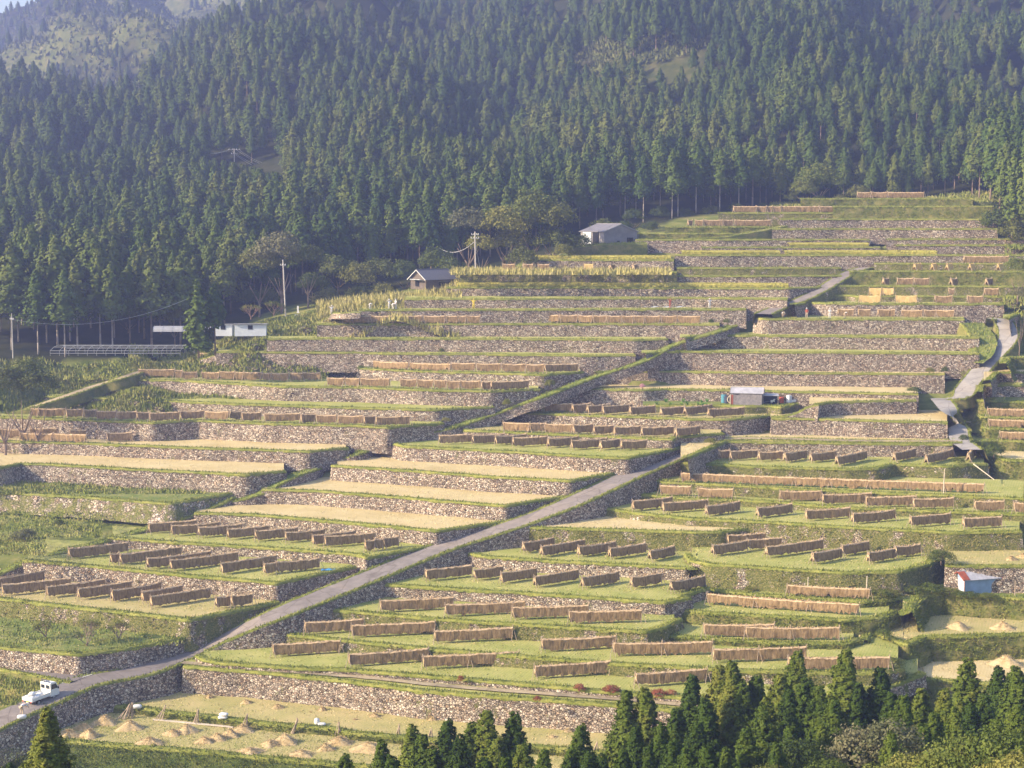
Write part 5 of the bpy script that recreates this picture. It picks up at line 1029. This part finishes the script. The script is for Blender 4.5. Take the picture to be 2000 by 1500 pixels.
def stand(arms='down',lean=0):
    J=dict(pelvis=(0,0,.92),chest=(0,-lean*.5,1.28),neck=(0,-lean,1.48),head=(0,-lean*1.1,1.62),lhip=(-.10,0,.84),lkn=(-.11,-.02,.48),lft=(-.12,0,.07),rhip=(.10,0,.84),rkn=(.11,-.02,.48),rft=(.12,0,.07),
       lsh=(-.19,-lean*.8,1.42),rsh=(.19,-lean*.8,1.42))
    if arms=='out': J.update(lel=(-.48,-lean,1.44),lha=(-.76,-lean,1.47),rel=(.48,-lean,1.44),rha=(.76,-lean,1.47))
    elif arms=='up': J.update(lel=(-.40,-lean,1.62),lha=(-.50,-lean,1.88),rel=(.40,-lean,1.62),rha=(.50,-lean,1.88))
    else: J.update(lel=(-.27,-.04,1.15),lha=(-.22,-.20,.95),rel=(.27,-.04,1.15),rha=(.22,-.20,.95))
    return J
def bent(k=1.0):
    J=dict(pelvis=(0,.15,.88),chest=(0,-.25,1.05),neck=(0,-.46,1.02),head=(0,-.58,.96),lhip=(-.10,.15,.80),lkn=(-.12,.02,.46),lft=(-.13,.10,.07),rhip=(.10,.15,.80),rkn=(.12,.06,.46),rft=(.14,.16,.07),
      lsh=(-.18,-.38,1.04),rsh=(.18,-.38,1.04),lel=(-.24,-.48,.78),lha=(-.18,-.62,.58),rel=(.24,-.48,.78),rha=(.18,-.62,.58)); return J
def figz(px,py,n,off=.6):
    d=edgeD(n,px)+off; return ((px-1000)/F*d,d,ZC-H[n]+.05)
person(figz(1309,602,'U10',1.0),.2,'rust red scarecrow with raised arms beside the pale sheet',stand('up'),'rcloth','rcloth','rcloth','scarecrow','scarecrow')
person(figz(925,606,'U10',.8),0,'yellow scarecrow with arms held out on the middle strip',stand('out'),'ycloth','ycloth','ycloth','scarecrow','scarecrow')
person(figz(1386,602,'U10',.7),.3,'tall pale scarecrow with arms out, right of the rust red one',stand('out'),'shirt','cloth','cloth','scarecrow','scarecrow')
person(figz(760,609,'U10',.8),.4,'person in white standing left of the pair on the strip edge',stand('out'),'cloth','cloth','cloth')
person(figz(773,609,'U10',.9),-.8,'person in white standing right of the pair on the strip edge',stand(),'cloth','cloth','cloth')
person(figz(768,609,'U10',.6),.5,'person in white stooping between the standing pair',bent(),'cloth','cloth','cloth')
person(figz(723,609,'U10',.8),.3,'person in white crouching alone left of the pair',bent(),'cloth','cloth','cloth')
q=WD(648,616,277); person((q.x,277,q.z),.3,'small white figure with arms out beside the farm road',stand('out'),'cloth','cloth','cloth','scarecrow','scarecrow')
for px,J_,sh,pa,ht,lb in ((1530,bent(),'cloth','beige','beige','person stooping in a white top near the foot of the upper road'),(1576,stand(),'rcloth','beige','cloth','person in a red top standing among the low racks'),(1621,stand(),'cloth','cloth','cloth','person in white standing among the low racks'),(1651,bent(),'beige','beige','cloth','rightmost worker, stooping in beige among the low racks')):
    person(figz(px,616,'S6',1.0),random.uniform(-.6,.6),lb,J_,sh,pa,ht)
# pale sheet beside the scarecrow
q=figz(1305,600,'U10',1.6); mb=MB(); G=np.array([[(x,y,.25+.05*math.sin(x*3+y)) for x in np.linspace(-4,2.8,24)] for y in (0,.5,1.0)]); mb.grid(G); tag(mb.obj('sheet',M['palewall'],None,q),'long pale plastic sheet laid behind the rust red scarecrow',cat='sheet')
# ---------------------------------------------------------------- pickup on the road
ra=W(76,1377,46.95); fa=W(104,1363.5,46.85); hd=(fa-ra); hd.z=0; ang=math.atan2(hd.y,hd.x); ang=max(R(38),min(R(58),ang))
tr=empty('pickup_truck',(0,0,0),ang,label='small white pickup parked on the road at lower left',cat='pickup truck')
zr=ZC-46.92
ctr=Vector((ra.x,ra.y,0))+Vector((math.cos(ang),math.sin(ang),0))*.95+Vector((-math.sin(ang),math.cos(ang),0))*.65; tr.location=(ctr.x,ctr.y,zr); slope=math.atan2(.12,1); tr.rotation_euler=(0,-.045,ang)
LW=1.42; 
def prism(mb,prof,y0,y1,mi=0):
    n=len(prof); v=[(x,y0,z) for x,z in prof]+[(x,y1,z) for x,z in prof]; mb.add(v,[(i,(i+1)%n,n+(i+1)%n,n+i)[::-1] for i in range(n)]+[tuple(range(n)),tuple(range(n,2*n))[::-1]],mi)
mb=MB(); prism(mb,[(.55,.34),(1.62,.34),(1.68,.50),(1.68,.86),(1.62,1.02),(1.36,1.66),(1.24,1.74),(.62,1.75),(.55,1.66)],-LW/2,LW/2); cab=mb.obj('cab',M['white'],tr)
bv=cab.modifiers.new('b','BEVEL'); bv.width=.05; bv.segments=2
for s in(-1,1):
    mb=MB(); mb.add([(.66,s*(LW/2+.006),1.08),(1.50,s*(LW/2+.006),1.08),(1.27,s*(LW/2+.006),1.58),(.70,s*(LW/2+.006),1.58)],[(0,1,2,3) if s<0 else (3,2,1,0)]); mb.obj('side_window',M['glass'],cab)
    mb=MB(); mb.box((1.45,s*(LW/2+.12),1.12),(.06,.14,.2)); mb.obj('mirror',M['dark'],cab)
for y in(-.34,.34):
    mb=MB(); mb.box((.545,y,1.33),(.012,.50,.36)); mb.obj('rear_window',M['glass'],cab)
mb=MB(); mb.add([(1.625,-.6,1.06),(1.625,.6,1.06),(1.385,.55,1.62),(1.385,-.55,1.62)],[(0,1,2,3)]); mb.obj('windscreen',M['glass'],cab)
mb=MB(); mb.box((-.62,0,.58),(2.3,LW,.07)); mb.box((-.6,0,.48),(2.2,1.0,.12)); bed=mb.obj('bed',M['white'],tr)
for s in(-1,1):
    mb=MB(); mb.box((-.62,s*(LW/2-.02),.74),(2.28,.045,.27)); mb.box((-.62,s*(LW/2+.005),.87),(2.28,.03,.03)); mb.box((-.62,s*(LW/2+.005),.64),(2.28,.02,.02)); mb.obj('side_gate',M['white'],bed)
mb=MB(); mb.box((-1.77,0,.74),(.045,LW,.27)); mb.box((-1.79,0,.87),(.03,LW,.03)); mb.obj('tailgate',M['white'],bed)
mb=MB(); mb.box((-1.80,0,.50),(.05,1.30,.10)); mb.obj('bumper',M['navy'],tr)
for s in(-1,1):
    mb=MB(); mb.box((-1.83,s*.55,.50),(.03,.22,.09)); mb.obj('tail_light',M['orange'],tr)
    mb=MB(); mb.box((1.69,s*.52,.68),(.03,.26,.16)); mb.obj('headlight',M['galv'],tr)
mb=MB(); mb.box((-1.84,-.1,.50),(.015,.33,.17)); mb.obj('number_plate',M['yellow'],tr)
for x in(-.95,.98):
    for s in(-1,1):
        e=MB(); e.tube((x,s*(LW/2-.16),.27),(x,s*(LW/2-.01),.27),.27,n=18); wh=e.obj('wheel',M['tyre'],tr)
        e=MB(); e.tube((x,s*(LW/2-.05),.27),(x,s*(LW/2+.004),.27),.16,.15,n=14); e.obj('rim',M['rim'],wh)
mb=MB(); mb.box((.62,0,1.83),(.05,1.1,.05)); mb.box((.62,0,1.98),(.05,1.1,.05)); [mb.tube((.62,y,1.72),(.62,y,1.98),.025,n=5) for y in(-.5,-.17,.17,.5)]; mb.obj('roof_rack',M['navy'],tr)
T0=Matrix.Translation(tr.location)@tr.rotation_euler.to_matrix().to_4x4()
def sack(loc,rz,sx,sy,sz_,label,m='cloth',group=None):
    rg=random.Random(int(loc[0]*100)); n=10; mb=MB(); G=[]
    for i in range(7):
        v=math.pi*i/6; G.append([(sx*.5*math.copysign(abs(math.cos(2*math.pi*j/n))**.6,math.cos(2*math.pi*j/n))*math.sin(v)**.55,sy*.5*math.copysign(abs(math.sin(2*math.pi*j/n))**.6,math.sin(2*math.pi*j/n))*math.sin(v)**.55,sz_*.5*(1-math.cos(v))+rg.uniform(-.01,.01)) for j in range(n)]+[None])
        G[-1][-1]=G[-1][0]
    mb.grid(np.array(G,float)); o=mb.obj('grain_sack',M[m],None,loc,smooth=True); o.rotation_euler=(0,0,rz); return tag(o,label,cat='sack',group=group)
for i,(x,y,z,l) in enumerate(((-.9,-.3,.62,'front right'),(-.95,.35,.62,'front left'),(-1.45,-.3,.62,'rear right'),(-1.4,.32,.62,'rear left'),(-.2,0,.62,'foremost'),(-1.1,.05,.92,'topmost'))):
    q=T0@Vector((x,y,z)); sack(tuple(q),ang+.1*i,.8,.6,.34,'white grain sack in the pickup bed, %s'%l,'cloth','white sacks in the pickup bed')
q=W(44,1397,47.0); person((q.x,q.y,ZC-46.98),R(140),'person in pale clothes bending behind the white pickup',bent(),'shirt','beige','cloth')
q=W(43,1399,47.0); sack((q.x+.2,q.y-.7,ZC-47.02),.4,.9,.6,.4,'white sack at the feet of the person behind the pickup')
q=W(24,1423,48.4); mb=MB(); G=np.array([[(-.8+x*.5,y*.7,.9-.9*x+.1*math.sin(y*5)) for y in np.linspace(-1,1,8)] for x in np.linspace(0,1,8)]); mb.grid(G); tag(mb.obj('blue_sheet',M['blue'],None,(q.x,q.y,ZC-48.7)),'blue and white sheet hanging down the bank at lower left',cat='sheet')
q=W(640,1116,H['L2']); mb=MB(); G=np.array([[(x,y,.08+.05*math.sin(7*x+3*y)) for y in np.linspace(-.5,.5,6)] for x in np.linspace(-.8,.8,10)]); mb.grid(G); tag(mb.obj('blue_sheet',M['blue'],None,(q.x,q.y+.6,q.z)),'small blue sheet on the field corner beside the road',cat='sheet')
# road line
lp=[(n_,m_2) for n_,m_2 in ((800,490),(1290,345))]
a_=W(112,1338.6,46.55); b_=W(180.6,1318.3,46.32); mb=MB(); d_=(b_-a_); nn_=Vector((-d_.y,d_.x,0)).normalized()*.06
mb.add([tuple(a_-nn_+Vector((0,0,.09))),tuple(b_-nn_+Vector((0,0,.09))),tuple(b_+nn_+Vector((0,0,.09))),tuple(a_+nn_+Vector((0,0,.09)))],[(0,1,2,3)]); tag(mb.obj('road_marking',M['white'],None),'white line across the side lane mouth',kind='structure')
# ladder and plank against the wall
a_=W(171,1345,46.9); b_=W(184,1383,H['F0']-.2); e=empty('ladder',(b_.x,b_.y,b_.z),0,label='pale aluminium ladder leaning on the stone wall below the road',cat='ladder'); dv=Vector((a_.x-b_.x,max(.4,a_.y-b_.y)*.0+.9,2.6))
for s in(-.22,.22):
    mb=MB(); mb.tube((s,0,0),(dv.x+s,dv.y,dv.z),.035,n=5); mb.obj('rail',M['galv'],e)
for i in range(7):
    t=(i+.6)/7.2; mb=MB(); mb.tube((dv.x*t-.22,dv.y*t,dv.z*t),(dv.x*t+.22,dv.y*t,dv.z*t),.025,n=5); mb.obj('rung',M['galv'],e)
b_=W(217,1378,H['F0']-.2); mb=MB(); mb.add([(-.15,0,0),(.15,0,0),(-.35,.9,2.5),(-.65,.9,2.5),(-.15,.06,0),(.15,.06,0),(-.35,.96,2.5),(-.65,.96,2.5)],[(0,1,2,3),(7,6,5,4),(0,4,5,1),(1,5,6,2),(2,6,7,3),(3,7,4,0)]); tag(mb.obj('plank',M['brick'],None,(b_.x,b_.y,b_.z)),'brown plank leaning on the wall right of the ladder',cat='plank')
# ---------------------------------------------------------------- straw heaps, pole bundles, sacks on the bottom field
def heap(px,py,w_,h_,label,n='F0'):
    p=W(px,py,H[n]); sc_=p.y/F; r=w_*sc_/2*1.15; h=h_*sc_*1.08; rg=np.random.default_rng(int(px)); k=26; m=13
    th=np.linspace(0,2*math.pi,k+1); G=[]
    for i in range(m):
        u=i/(m-1); rr_=r*(1-u)**.85; lob=1+.18*np.sin(3*th+px)+.08*np.sin(7*th); lob[-1]=lob[0]; z=h*(u**1.25)
        jit=rg.normal(0,.03,k+1); jit[-1]=jit[0]; G.append(np.stack([rr_*np.cos(th)*lob+jit,rr_*np.sin(th)*lob*.85+jit,np.full(k+1,z)+jit*.5-(.05 if i==0 else 0)],1))
    G=np.stack(G); nb=int(160+r*220); a=rg.uniform(0,6.28,nb); u=rg.uniform(0,1.0,nb)**.8; rad=r*(1-u)**.85*rg.uniform(.9,1.25,nb)
    pb=np.stack([rad*np.cos(a),rad*np.sin(a)*.85,h*u**1.25+.0],1); bl=blades(pb,rg.uniform(-.02,.14,nb),rg.uniform(.04,.08,nb),np.stack([np.cos(a),np.sin(a)],1)*rg.uniform(.05,.3,nb)[:,None],rg)
    o=new_obj('straw_heap',join_np('straw_heap',[(G.reshape(-1,3),gridfaces(m,k+1),0),(bl,3,0)],[M['heap']]),None,None,(p.x,p.y,ZC-H[n])); return tag(o,label,cat='straw heap',group='straw heaps on the bottom field' if n=='F0' else None)
HP=P("a 0 0")[:0]
hs_=[(x0*.35,1000+y0*.35,w0*.35,h0*.35,l) for x0,y0,w0,h0,l in [(390,1172,110,42,'small heap in the shade left of the leaning sticks'),(812,1062,110,36,'shaded heap below the big wall, nearest its corner'),(910,1034,110,38,'shaded heap right at the foot of the big wall'),(1170,1064,100,46,'lone golden heap just right of the shaded pair'),
(1375,1096,140,48,'pointed heap below the big wall, right of the lone golden one'),(1550,1122,160,48,'wide heap below the big wall, second of the pointed ones'),(1735,1146,90,30,'small lobe joined to the heap before the third pole bundle'),(1800,1136,110,50,'tall heap below the big wall at picture left of centre'),(950,1108,120,28,'low flat heap behind the first tall pole bundle'),(1230,1128,110,30,'low heap just behind the stacked white sacks'),(585,1178,130,44,'heap in front of the leaning sticks, at far left'),(725,1208,140,46,'heap touching the first pole tripod'),(465,1208,100,26,'flat orange heap between two left heaps'),
(380,1250,130,36,'heap right behind the lone young cedar'),(500,1254,110,42,'heap second right of the lone young cedar'),(165,1228,110,46,'heap left of the lone young cedar'),(965,1240,100,26,'left lobe of the double heap on the lower strip'),(1045,1226,120,40,'right lobe of the double heap on the lower strip'),(835,1290,150,32,'flat scattered heap near the hedge bank'),(1140,1284,100,30,'leftmost lobe of the chain of four heaps'),(1215,1270,100,36,'second lobe of the chain of four heaps'),(1285,1250,100,38,'third lobe of the chain of four heaps'),(1355,1222,120,36,'last lobe of the chain of four heaps by the pole bundle'),
(1510,1300,110,28,'left lobe of the big double heap'),(1590,1286,140,48,'right lobe of the big double heap'),(1400,1340,140,24,'thin scattered heap near the hedge bank, middle'),(1895,1288,130,34,'heap below the fifth pole bundle'),(1820,1325,90,34,'heap beside the tip of the leftmost group cedar'),(1680,1355,130,26,'thin scattered straw patch close to the hedge bank')]]
hs_+=[(650+x0*.35,1000+y0*.35,w0*.35,h0*.35,l) for x0,y0,w0,h0,l in [(125,1188,120,34,'heap pair left part below the big wall centre'),(235,1168,130,46,'heap pair right part below the big wall centre'),(40,1290,120,36,'heap left of the white plank end'),(200,1325,190,40,'wide heap in front of the white plank'),(555,1190,120,48,'tall heap below the big wall behind the cedar tips'),(490,1215,90,28,'low heap leaning on the tall one behind the cedar tips'),(915,1200,110,26,'low heap between two cedar tips'),(1110,1215,110,26,'low heap right of the tallest centre cedar'),(1230,1288,140,40,'heap near the right end of the field'),(1310,1255,120,46,'rightmost tall heap of the field')]]
for a in hs_: heap(*a)
def bundle(px,py,h_,lean,label,n='F0',k=9,spread=.5):
    p=W(px,py,H[n]); h=h_*p.y/F; rg=random.Random(int(px)); mb=MB()
    for i in range(k):
        x0=rg.uniform(-spread,spread)-lean*.8; y0=rg.uniform(-.25,.25); mb.tube((x0,y0,0),(rg.uniform(-.08,.08)+lean*.1,rg.uniform(-.08,.08)+.1,h*rg.uniform(.85,1.05)),.035,.028,5)
    return tag(mb.obj('pole_bundle',M['wood'],None,(p.x,p.y,ZC-H[n])),label,cat='pole bundle',group='bundled rack poles')
for px,py,h_,ln_,lb,sp_ in ((252,1404,30,.9,'stick bundle leaning low at the left end of the step',.5),(258,1403,31,.2,'pole tripod standing beside the left white sack',.35),(322,1407,30,.8,'first tall pole bundle on the plank',.45),(387,1414,31,.3,'second tall pole bundle on the plank',.4),(482,1423,30,.2,'pole tripod at the right end of the plank',.45),(580,1433,31,.5,'pole bundle alone between two white sacks',.35),(662,1439,30,.2,'pole bundle just left of the long white plank',.4),(780,1446,32,.3,'pole bundle half hidden behind the cedar group',.4),(842,1450,28,.1,'pole bundle behind the centre cedar tips',.4),(1165,1478,30,.2,'pole bundle behind the right cedar tips',.4)): bundle(px,py,h_,ln_,lb,spread=sp_)
q=W(268,1384,H['F1']); sack((q.x,q.y,ZC-H['F1']),.2,1.0,.6,.42,'white sack lying at the left end of the step')
q=W(435,1404,H['F1']); sack((q.x,q.y,ZC-H['F1']),.1,.95,.6,.32,'lower of two white sacks stacked on the step'); sack((q.x+.1,q.y,ZC-H['F1']+.3),-.1,.95,.6,.32,'upper of two white sacks stacked on the step')
q=W(619,1416,H['F1']); sack((q.x,q.y,ZC-H['F1']),1.0,.5,.5,.7,'upright white sack at the edge of the step'); sack((q.x+.5,q.y-.2,ZC-H['F1']),.1,.8,.5,.3,'white sack lying right of the upright one')
def plank(p0,p1,n,label,m='pale_wood',w_=.22):
    a=W(*p0,H[n]);b=W(*p1,H[n]); d=b-a; mb=MB(); L_=d.length; mb.box((L_/2,0,.08),(L_,w_,.07)); mb.box((L_/2-.3,.18,.06),(L_*.96,w_*.8,.07),rz=.008); o=mb.obj('plank',M[m],None,(a.x,a.y,ZC-H[n])); o.rotation_euler=(0,0,math.atan2(d.y,d.x)); tag(o,label,cat='plank')
plank((300,1407),(455,1422),'F0','long pale planks at the foot of the pole bundles'); plank((682,1436),(785,1452),'F0','long white plank lying right of the step','white')
plank((925,1077),(1015,1063),'R5','grey plastic edging along the field beside the road','galv',.15)
for px,py,lb in ((1872,1227,'small straw stack on the field below the blue hut, left one'),(1958,1227,'small straw stack on the field below the blue hut, right one')): heap(px,py,42,13,lb,'G1')
for px,py,lb in ((1975,1094,'straw bundle on the field behind the blue hut, left one'),(1998,1089,'straw bundle on the field behind the blue hut, right one')): heap(px,py,22,8,lb,'G3')
heap(1965,1298,60,18,'straw stack on the lowest right field','G0')
# tall posts
for px,py0,py1,n,lb in ((1705,1125,1168,'M2','tall pale post at the right end of the loose rack'),(1853,916,944,'R7','thick pale post behind the very long rack'),(1588,1127,1143,'M2','thin stake sticking up behind the loose rack'),(1263,957,968,'R6a','thin stake at the left end of the staggered racks')):
    d=edgeD(n,px)+1.2; zt=WD(px,py0,d).z; mb=MB(); mb.tube((0,0,-.1),(.03,0,zt-(ZC-H[n])),.07,.05,6); tag(mb.obj('post',M['pale_wood'],None,((px-1000)/F*d,d,ZC-H[n])),lb,cat='post')
a_=WD(1901,906,214); b_=WD(1942,937,211); mb=MB(); mb.tube(a_,b_,.07,.05,6); tag(mb.obj('pole',M['pale_wood'],None),'long bare pole lying slanting down the right bank',cat='pole')
# bridge slab and ditch boards
a_=W(1826,777,26.6); mb=MB(); mb.box((0,0,0),(5.2,1.6,.22)); mb.box((0,-.75,.12),(5.2,.12,.14)); tag(mb.obj('bridge_slab',M['concrete'],None,(W(1855,779,26.7).x,W(1855,779,26.7).y,ZC-26.85)),'small concrete slab bridge over the dark ditch',cat='bridge')
plank((1890,825),(1930,827),'X7','pale boards bridging the ditch beside the loose racks','pale_wood',.3)
# ---------------------------------------------------------------- bushes, small trees, coloured plants
def bush(px,py,D,w_,h_,k_,label,cat='bush',group=None,n=None):
    if n: d=edgeD(n,px)+D; z=ZC-H[n]; x=(px-1000)/F*d
    else: q=WD(px,py,D); x,d,z=q.x,D,q.z
    e=empty('bush',(x,d,z),random.uniform(0,6),label=label,cat=cat,group=group); src=BR[k_][int(px)%2] if k_ in BR else RB
    c=new_obj('foliage',src,None,e); c.scale=(w_,w_,h_); c.location=(0,0,-.22*h_); s_=new_obj('stem',BUSH,None,e); s_.scale=(w_*.7,w_*.7,h_*.8); return e
RB=broad_mesh('foliage',40,30,.06,'redleaf',77)
for px,py,w_,h_,k_,lb in ((1050,1372,.9,1.0,'r','rust red shrub on the wall above the lane, leftmost'),(900,1334,.8,1.2,'r','thin rust red weed above the lane, alone'),(1132,1352,1.3,1.3,'r','red shrub left part of the red clump by the lane'),(1195,1356,2.0,1.4,'r','brightest red shrub by the lane, before the last rack'),(1285,1362,2.0,1.2,'r','red shrub right behind the cedar tips'),(1310,1360,1.4,1.0,'r','small red shrub rightmost of the red clump')):
    q=W(px,py,H['R1']+.2); bush(px,py,q.y,w_,h_,k_,lb)
q=W(48,1058,38.4); bush(48,1058,q.y,3.4,2.4,'leafgrey','large grey green bush on the rough ground at the left edge'); q=W(116,1030,38.0); bush(116,1030,q.y,1.7,1.6,'leaf','dark round bush right of the grey green one'); bush(160,1040,W(160,1040,38.2).y,1.4,1.2,'leafy','small yellow green bush right of the dark round one'); bush(190,1052,W(190,1052,38.5).y,1.2,.9,'leaf','low bush at the grassy ledge by the rack fields')
for px,w_,h_,k_,n_,off,lb in ((1392,2.2,1.6,'leafy','Q1',2,'yellow green bush at the upper road corner'),(1075,1.9,2.2,'leafy','U5',.6,'tall yellow green bush at the end of the rack strip by the path'),(990,1.7,1.8,'leafy','U4',.6,'round yellow green bush at the lower path bend'),(1256,1.2,1.3,'p','L10',1.2,'pink flowering bush on the tan strip'),(870,1.6,1.2,'leafy','U3',.6,'low bush on the path below the rack row'),(1820,1.6,1.5,'leafy','S9',.8,'pale bush at the right end of the tan strip'),(1850,1.4,1.7,'leafy','S9',.8,'pale bush rightmost on the tan strip'),(1790,2.6,1.6,'leafy','L10',.8,'wide bush at the right end behind the tool shed'),(862,1.2,1.4,'leaf','U7',.5,'small dark bush at the step in the stone wall'),(700,1.0,1.2,'leaf','U6',.5,'small dark bush left of the loose rack'),(1420,1.4,1.4,'leafy','U9',1.0,'yellow bush behind the end of the straight rack row'),(1390,1.2,1.3,'leafy','U9',1.0,'second yellow bush behind the straight rack row')):
    src=k_
    if k_=='p':
        M['pk']=m_leaf('pink_blossom',[(.25,(.35,.18,.20)),(.5,(.6,.33,.38)),(.75,(.7,.45,.5))]); BR['p']=[broad_mesh('foliage',40,30,.06,'pk',91)]*2
    bush(px,0,off,w_,h_,src,lb,n=n_)
# hummock bushes before the blue hut and on the overgrown banks
for i,(px,w_,h_,k_,n_,off) in enumerate(((1800,3.0,1.6,'leafy','G2',.6),(1835,3.2,1.9,'leafy','G2',.3),(1870,2.8,1.2,'leafy','G2',.2),(1905,3.0,.9,'leafy','G2',.1),(1945,2.6,.7,'leafy','G2',.1),(1735,2.8,1.6,'leafy','M2',.4),(1760,2.4,1.4,'leaf','M2',.2),(1470,1.2,1.1,'leafy','M2',1.0))):
    bush(px,0,off,w_,h_,k_,['yellow green bush on the hummock left of the blue hut','large yellow green bush just below the blue hut left corner','low bush below the blue hut wall','low bush before the middle of the blue hut','low bush right below the blue hut','round bush right of the tall post','darker bush on the bank right of the tall post','small bush at the left of the loose rack ledge'][i],n=n_)
for px,n_,off,w_,h_,k_,lb in ((1852,'G3',.6,3.4,2.6,'leaf','dark green shrub on the slope left of the field behind the blue hut'),(1762,'R2',.8,2.6,1.5,'leafy','low shrub at the right end of the second rack field'),(1775,'R1',.5,2.4,1.3,'leafy','low shrub at the right end of the lowest rack field'),(1742,'R3p',.3,2.2,1.3,'leafy','low shrub beside the grassy gully'),(1880,'R8',1.0,2.2,1.5,'leafy','yellow green shrub under the bare slanting pole'),(1915,'X9',.8,3.4,3.0,'leafy','large yellow green shrub at the ditch below the loose racks'),(1950,'X9',.3,3.6,3.0,'leafy','broad yellow green shrub right of the ditch shrub'),(1890,'X8',.5,2.0,1.6,'leaf','dark shrub at the left end of the lowest loose rack')):
    bush(px,0,off,w_,h_,k_,lb,n=n_)
def bare_tree(px,py,Hh,w_,h_,label,m='bark',foliage=True):
    q=W(px,py,Hh); e=empty('fruit_tree',(q.x,q.y,ZC-Hh),0,label=label,cat='tree'); rg=random.Random(int(px)); mb=MB(); tips=[]
    def grow(p,d,L_,r,k):
        q2=p+d*L_; mb.tube(p,q2,r,r*.7,5)
        if k==0: tips.append(q2); return
        for _ in range(3): grow(q2,(d+Vector((rg.uniform(-1,1),rg.uniform(-1,1),rg.uniform(-.1,.5)))*.75).normalized(),L_*.72,r*.65,k-1)
    for _ in range(5): grow(Vector((0,0,.1)),Vector((rg.uniform(-1,1)*w_/h_,rg.uniform(-1,1)*w_/h_,1)).normalized(),h_*.36,.05,3)
    mb.tube((0,0,-.2),(0,0,.2),.09,.07,6); mb.obj('trunk',M[m],e)
    if foliage:
        rr_=np.random.default_rng(int(px)); c=np.repeat(np.array([tuple(t) for t in tips]),5,0)+rr_.normal(0,.13,(len(tips)*5,3)); nn=rr_.normal(0,1,c.shape); nn/=np.linalg.norm(nn,axis=1)[:,None]
        new_obj('foliage',join_np('foliage',[(leafcards(c,nn,rr_.uniform(.10,.2,len(c)),rr_,.6),4,0)],[M['leafy']]),None,e)
bare_tree(170,1262,H['L0'],2.8,2.9,'spreading fruit tree with thin leaves in the lower left garden')
bare_tree(232,1250,H['L0']-.0,1.8,2.0,'smaller fruit tree right of the spreading one'); bare_tree(90,1246,H['L0'],2.0,2.0,'faint small fruit tree at the left of the garden')
M['pinktwig']=m_simple('pinkish_twigs',(.26,.17,.14),.95,.05,.2,5)
for px,py,D,lb in ((490,622,279,'leafless pinkish shrub left of the utility pole'),(535,616,281,'leafless pinkish shrub nearest the utility pole')):
    q=WD(px,py,D); h=ZC-q.z; bare_tree(px,py,h,3.4,2.6,lb,'pinktwig',True)
# ---------------------------------------------------------------- haze: even air from the camera to beyond the mountains
mb=MB(); zt=max(ZC,float(Gz.max())+30)+12; mb.box((0,660,(zt-70)/2),(1750,1790,zt+70)); hz=mb.obj('haze',None)
hm=bpy.data.materials.new('haze'); hm.use_nodes=True; N=hm.node_tree.nodes; L=hm.node_tree.links
N.remove(N['Principled BSDF']); pv=N.new('ShaderNodeVolumePrincipled'); pv.inputs['Color'].default_value=(.43,.51,1.0,1); pv.inputs['Density'].default_value=HAZE; pv.inputs['Anisotropy'].default_value=.35
L.new(pv.outputs[0],[n for n in N if n.type=='OUTPUT_MATERIAL'][0].inputs['Volume']); hz.data.materials.append(hm)
tag(hz,'thin bluish afternoon haze filling the valley',kind='stuff')
